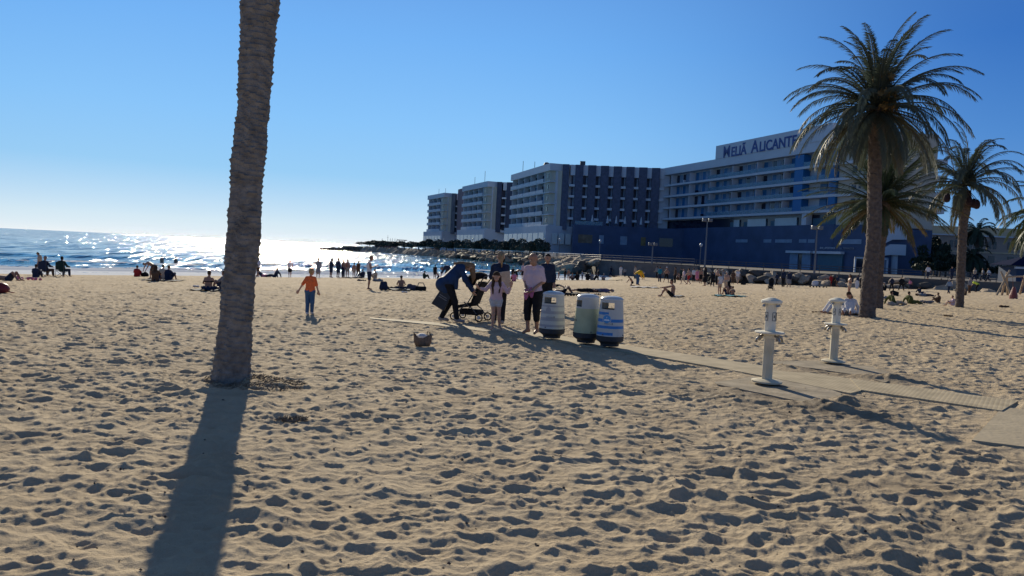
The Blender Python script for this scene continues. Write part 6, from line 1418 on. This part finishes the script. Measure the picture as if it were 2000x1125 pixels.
 (1905, 571, 21, 'bend', 60, 'person in a fluorescent yellow vest bending forward right of the slender palm', sk2, dict(hair=hb_, top=c_hv, sleeve=.1, bottom=c_bk, leg=.95)),
 (1886, 577, 13, 'sit', 60, 'person in brown sitting right at the foot of the slender palm', sk2, dict(hair=hb_, top=c_br, bottom=c_br)),
]
for (px, py, h_, pz, fc, lab, sk, kw) in L_:
    if pz in ('lie', 'lieup'): crowd(px, py, h_, pz, fc, lab, sk, real=.95, **kw)
    else: crowd(px, py, h_, pz, fc, lab, sk, **kw)

X_ = [(1283, 544, 24, 'walk', 40, 'person in grey just left of the man in the turquoise shirt, farther back', c_gy, c_bk), (1330, 549, 25, 'stand', 10, 'person in dark green behind the pale pink top', c_dg, c_bk), (1386, 548, 26, 'stand', 160, 'person in a beige top behind the black dress', c_be, c_nv), (1394, 551, 27, 'walk', -60, 'person in light blue behind the person with a pale bag', c_lj, c_bk), (1412, 553, 26, 'stand', 30, 'person in a purple-grey top behind the white towel', c_gy, c_lj), (1450, 547, 22, 'walk', 70, 'person in black walking in front of the pale boulders', c_bk, c_bk),
 (1486, 549, 21, 'stand', 10, 'person in an orange-brown top standing left of the dark pushchair', c_br, c_nv), (1556, 556, 24, 'walk', 50, 'person in a teal top walking right of the three dark walkers', c_te, c_bk), (1609, 556, 22, 'stand', 0, 'person in black standing left of the red shirt', c_bk, c_be), (1649, 559, 22, 'stand', 30, 'person in navy just left of the tanned standing woman', c_nv, c_gy), (1785, 560, 20, 'stand', 0, 'person in grey between the pink scarf and the promenade wall', c_gy, c_nv), (1818, 563, 21, 'walk', -30, 'person in brown walking in front of the reddish wall', c_br, c_bk), (1915, 566, 22, 'stand', 0, 'person in navy left of the swing frame', c_nv, c_bk), (1930, 566, 21, 'walk', 40, 'person in faded red left of the swing frame', c_rd, c_nv), (1220, 541, 18, 'stand', 10, 'person in dark grey right of the figure all in white', c_gy, c_nv)]
for (px, py, h_, pz, fc, lab, tp, bt) in X_: crowd(px, py, h_, pz, fc, lab, sk2, hair=hb_ if px % 2 else hbr, top=tp, sleeve=.6, bottom=bt, leg=.9)
# man with the phone, man sitting with knees up, couple by the showers
p = gps(720, 566); person('man in a white vest and navy shorts looking at his phone, facing right', p, R(-80), 'phone', sk2, hair=hb_, top=c_wh, sleeve=0, bottom=c_nv, leg=.42, scale=1.0, detail=1)
ph = thing('mobile_phone', 'mobile phone held in front of the man in the white vest', 'phone', (p.x+.47, p.y+.10, p.z+1.26), R(-80)); b = MB(); b.box((0, 0, 0), (.075, .012, .15)); q = b.build('casing', M_EYE, ph, bevel=.003); q.rotation_euler = (R(40), 0, 0)
p = gps(1313, 580); person('bare-chested man sitting alone with knees up and arms on them, facing left', p, R(82), 'sit', sk2, hair=hb_, bottom=c_bk, leg=.25, scale=1.0, detail=1, joints=dict(elR=(.2, .30, .52), haR=(.15, .55, .48), elL=(-.2, .30, .52), haL=(-.15, .55, .48)))
towel(1322, 580, 26, .8, c_lj, 'pale blue towel under the man sitting alone with knees up')
p = gps(1658, 615); person('brown-haired person in a white shirt sitting and leaning back left of the tallest palm trunk', p, R(150), 'sitlean', sk2, hair=hbr, hairlen=.15, top=c_wh, sleeve=.9, bottom=c_wh, leg=.8, scale=1.0, detail=1, joints=dict(hd=(.05, -.12, .76)))
p = gps(1640, 613); person('person lying with one white-trousered knee raised behind the farther shower', p, R(95), 'lieup', sk2, hair=hbr, top=c_wh, sleeve=.5, bottom=c_wh, leg=.98, scale=1.0, detail=1)
heap(1594, 611, 16, 4, c_br, 'sandals_pile', 'brown sandals lying on the sand left of the farther shower', 'sandals'); heap(1655, 600, 14, 5, c_bk, 'black_bag', 'flat black bag behind the person in the white shirt', 'bag')
towel(1650, 614, 60, 1.2, c_be, 'beige towel under the couple left of the tallest palm')
# sunbathers behind the bins
person('sunbather in a grey shirt lying propped up behind the bald man', gps(1080, 562), R(-95), 'sitlean', sk1, hair=hgr, top=c_gy, sleeve=.5, bottom=c_bk, leg=.4, scale=.95, detail=1)
crowd(1098, 574, 0, 'lieup', -80, 'bare-skinned sunbather with knees up behind the white bin', sk2, real=.95, hair=hb_, bottom=c_bk, leg=.2)
crowd(1140, 571, 0, 'lie', 85, 'sunbather lying flat between the white and the yellow-green bin', sk2, real=1.0, hair=hb_, top=c_bk, bottom=c_bk)
crowd(1172, 571, 0, 'lie', 90, 'sunbather lying flat under a mauve cloth above the blue-striped bin', sk2, real=1.0, hair=hgr, top=cloth('mauve_cloth', (.16, .12, .18)), sleeve=.9, bottom=c_gy, leg=.9)
heap(1112, 578, 38, 7, c_bk, 'dark_clothes', 'heap of dark clothes and bags on the sand behind the white bin', 'clothes', 2); heap(1158, 571, 22, 9, cloth('purple_blanket', (.10, .08, .12)), 'blanket', 'dark mauve blanket bundled among the sunbathers behind the bins', 'blanket', 3)
towel(1120, 575, 66, 1.6, c_bk, 'black towel spread under the sunbathers behind the bins')
# bags, towels and other things on the sand
g = gps(749, 567); t = thing('backpack', 'dark blue backpack standing on the sand right of the man with the phone', 'backpack', g)
V, F = surface_nets([((-.1, 0, .12), (-.07, 0, .36), .13, .11), ((.1, 0, .12), (.07, 0, .36), .13, .11), ((0, -.1, .14), (0, -.1, .24), .09, .08)], .025, .05); meshobj('bag_body', V, F, c_nv, t)
for s in (-1, 1): b = MB(); b.tube([(s*.09, .1, .42), (s*.12, .17, .3), (s*.1, .12, .1)], .015, 5); b.build('strap', c_bk, t)
towel(780, 567, 44, 1.2, c_nv, 'dark towel under the bare-backed man beside the backpack'); heap(765, 565, 14, 6, c_bk, 'shoes_pile', 'dark shoes on the sand between the backpack and the bare-backed man', 'shoes')
heap(804, 567, 16, 13, cloth('grey_rucksack', (.09, .08, .11)), 'rucksack', 'grey rucksack on the sand right of the bare-backed man', 'bag', 4); 
g = gps(822, 568); t = thing('beach_bag', 'tan and black beach bag with a handle right of the grey rucksack', 'bag', g); b = MB(); b.box((0, 0, .12), (.55, .25, .24)); b.build('bag_body', c_bk, t, bevel=.05); b = MB(); b.tube([(-.2, 0, .2), (-.12, 0, .42), (.12, 0, .42), (.2, 0, .2)], .03, 6); b.build('handle', c_be, t)
heap(790, 572, 12, 4, c_wh, 'paper_bag', 'crumpled white paper bag in front of the bare-backed man', 'bag', 5)
heap(706, 549, 18, 4, c_nv, 'dark_towel_roll', 'dark rolled towel on the sand left of the man with the phone', 'towel', 6); heap(738, 550, 20, 7, c_gy, 'clothes_pile', 'grey and white clothes heaped right behind the man with the phone', 'clothes', 7)
towel(690, 543, 40, 1.0, c_nv, 'dark towel on the sand below the standing group by the water'); 
g = gps(987, 548); b = MB(); b.lathe([(0, 0), (.25, .03), (.33, .2), (.25, .38), (0, .42)], 14); o = b.build('play_ball', c_te, loc=g, smooth=True); tag(o, 'turquoise beach ball beside the child in pink', 'ball')
towel(1258, 562, 52, 1.4, c_wh, 'white towel spread below the person in the yellow jacket'); towel(1423, 579, 56, 1.5, c_te, 'teal blanket under the woman with long black hair'); towel(1190, 541, 50, 1.2, c_bk, 'dark towels laid out below the retaining wall')
heap(1160, 530, 20, 6, c_wh, 'beach_shelter', 'low white cloth shelter in front of the retaining wall', 'shelter', 8)
pushchair(gps(1505, 567), R(150), 'dark hooded pushchair standing alone in the middle of the right-hand beach', 1.0); pushchair(gps(1386, 557), R(100), 'dark pushchair almost hidden in the crowd beside the long black dress', .9)
heap(1437, 553, 16, 4, c_bk, 'dark_bag', 'flat dark bag right of the crowd by the pale walking person', 'bag', 9); heap(1452, 556, 10, 4, c_bk, 'dark_bag', 'small dark bag in front of the pale boulders', 'bag', 10)
towel(1470, 551, 34, 1.0, c_bk, 'black towel in front of the pale boulders')
heap(1598, 562, 40, 4, c_bk, 'dark_mats', 'long dark mats on the sand left of the red shirt', 'mat', 11); heap(1592, 559, 7, 11, c_wh, 'white_bag', 'small white upright bag at the end of the dark mats', 'bag', 12); heap(1604, 555, 22, 4, c_bk, 'dark_clothes', 'dark clothes behind the long dark mats', 'clothes', 13)
g = gps(1671, 564); b = MB(); b.lathe([(0, -.012), (.22, -.012), (.22, .012), (0, .012)], 16); o = b.build('bodyboard', c_wh, loc=(g.x, g.y-.3, g.z+.5)); o.rotation_euler = (R(90), 0, 0); o.scale = (1, 2.2, 1); tag(o, 'white bodyboard held upright left of the tallest palm', 'bodyboard')
camp_chair(1722, 594, 'low orange deck chair right of the tallest palm', mk('dull_orange_canvas', (.24, .12, .04), .8, .15), R(-60)).scale = (.9, .9, .62)
g = gps(1764, 590); t = thing('laptop', 'black open flat screen beside the olive top', 'screen', (g.x-.1, g.y+.8, g.z+.38)); b = MB(); b.box((0, 0, .1), (.42, .03, .28)); q = b.build('screen', c_bk, t); q.rotation_euler = (R(-20), R(15), 0); b = MB(); b.box((0, -.15, -.04), (.42, .28, .02)); b.build('keyboard', c_bk, t)
heap(1722, 583, 26, 6, c_gy, 'clothes_pile', 'grey and white clothes heaped right behind the tallest palm', 'clothes', 14); heap(1740, 597, 14, 9, c_be, 'tan_bag', 'tan bag in front of the olive top', 'bag', 15)
heap(1808, 592, 26, 7, c_gy, 'grey_blanket', 'grey rolled blanket at the feet of the green blanket', 'blanket', 16); heap(1851, 618, 18, 4, c_br, 'driftwood', 'small dark driftwood on the sand in front of the slender palm', 'driftwood', 17); heap(1960, 601, 16, 6, c_br, 'brown_sandals', 'pair of brown sandals on the open sand near the right edge', 'sandals', 18)
# people on the promenade and in the water
for k, (px, py, h_, lab, top_) in enumerate(((1812, 544, 13, 'person in a white shirt on the promenade in front of the dark trees', c_wh), (1930, 552, 12, 'person in a white shirt on the promenade right of the distant palms', c_wh), (1919, 550, 12, 'person in pale grey on the promenade between the distant palms and the white shirt', c_gy), (1903, 550, 12, 'person in beige on the promenade just right of the slender palm', c_be), (1858, 548, 12, 'person in dark blue on the promenade left of the slender palm', c_nv))):
    Y_ = 92; p = pY(px, py, Y_); p.z = PZ; person(lab, p, R(40*k), 'walk', sk2, hair=hb_, top=top_, sleeve=.5, bottom=c_nv, leg=.9, scale=.95)
for k, (px, py, lab) in enumerate(((343, 524, 'lone bather far out in the glittering water left of the near palm'), (316, 521, 'lone bather in the water behind the sitting group'))):
    p = pY(px, py, 95); p.z = SEA-.85; person(lab, p, R(30), 'stand', sk2, hair=hb_, bottom=c_nv, scale=.95)
heap(1857, 545, 7, 5, c_wh, 'white_box', 'bright white box on the sand beside the slender palm', 'box', 19)

# small debris on the sand
r_ = np.random.default_rng(9); n_ = 420; a = r_.uniform(R(-34), R(34), n_); d_ = 3.8+18*r_.random(n_)**1.4; x = np.sin(a)*d_; y = np.cos(a)*d_; z = sand_height(x, y); V = []; F = []
for i in range(n_):
    s = r_.uniform(.004, .016)*(1 if d_[i] > 6 else .8); c = np.array([x[i], y[i], z[i]+s*.4]); q = np.array([[1, 0, 0], [0, 1, 0], [-1, 0, 0], [0, -1, 0], [0, 0, .8], [0, 0, -.8]])*s*r_.uniform(.5, 1.5, (6, 3)); b0 = len(V); V += list(c+q); F += [(b0+i0, b0+i1, b0+4) for i0, i1 in ((0, 1), (1, 2), (2, 3), (3, 0))]+[(b0+i1, b0+i0, b0+5) for i0, i1 in ((0, 1), (1, 2), (2, 3), (3, 0))]
o = meshobj('sand_debris', np.array(V), np.array(F), mk('dark_shell_bits', (.07, .055, .045), .8, .4, 40), smooth=False); tag(o, 'tiny dark pebbles, shells and bits of straw scattered over the sand', 'debris', kind='stuff')
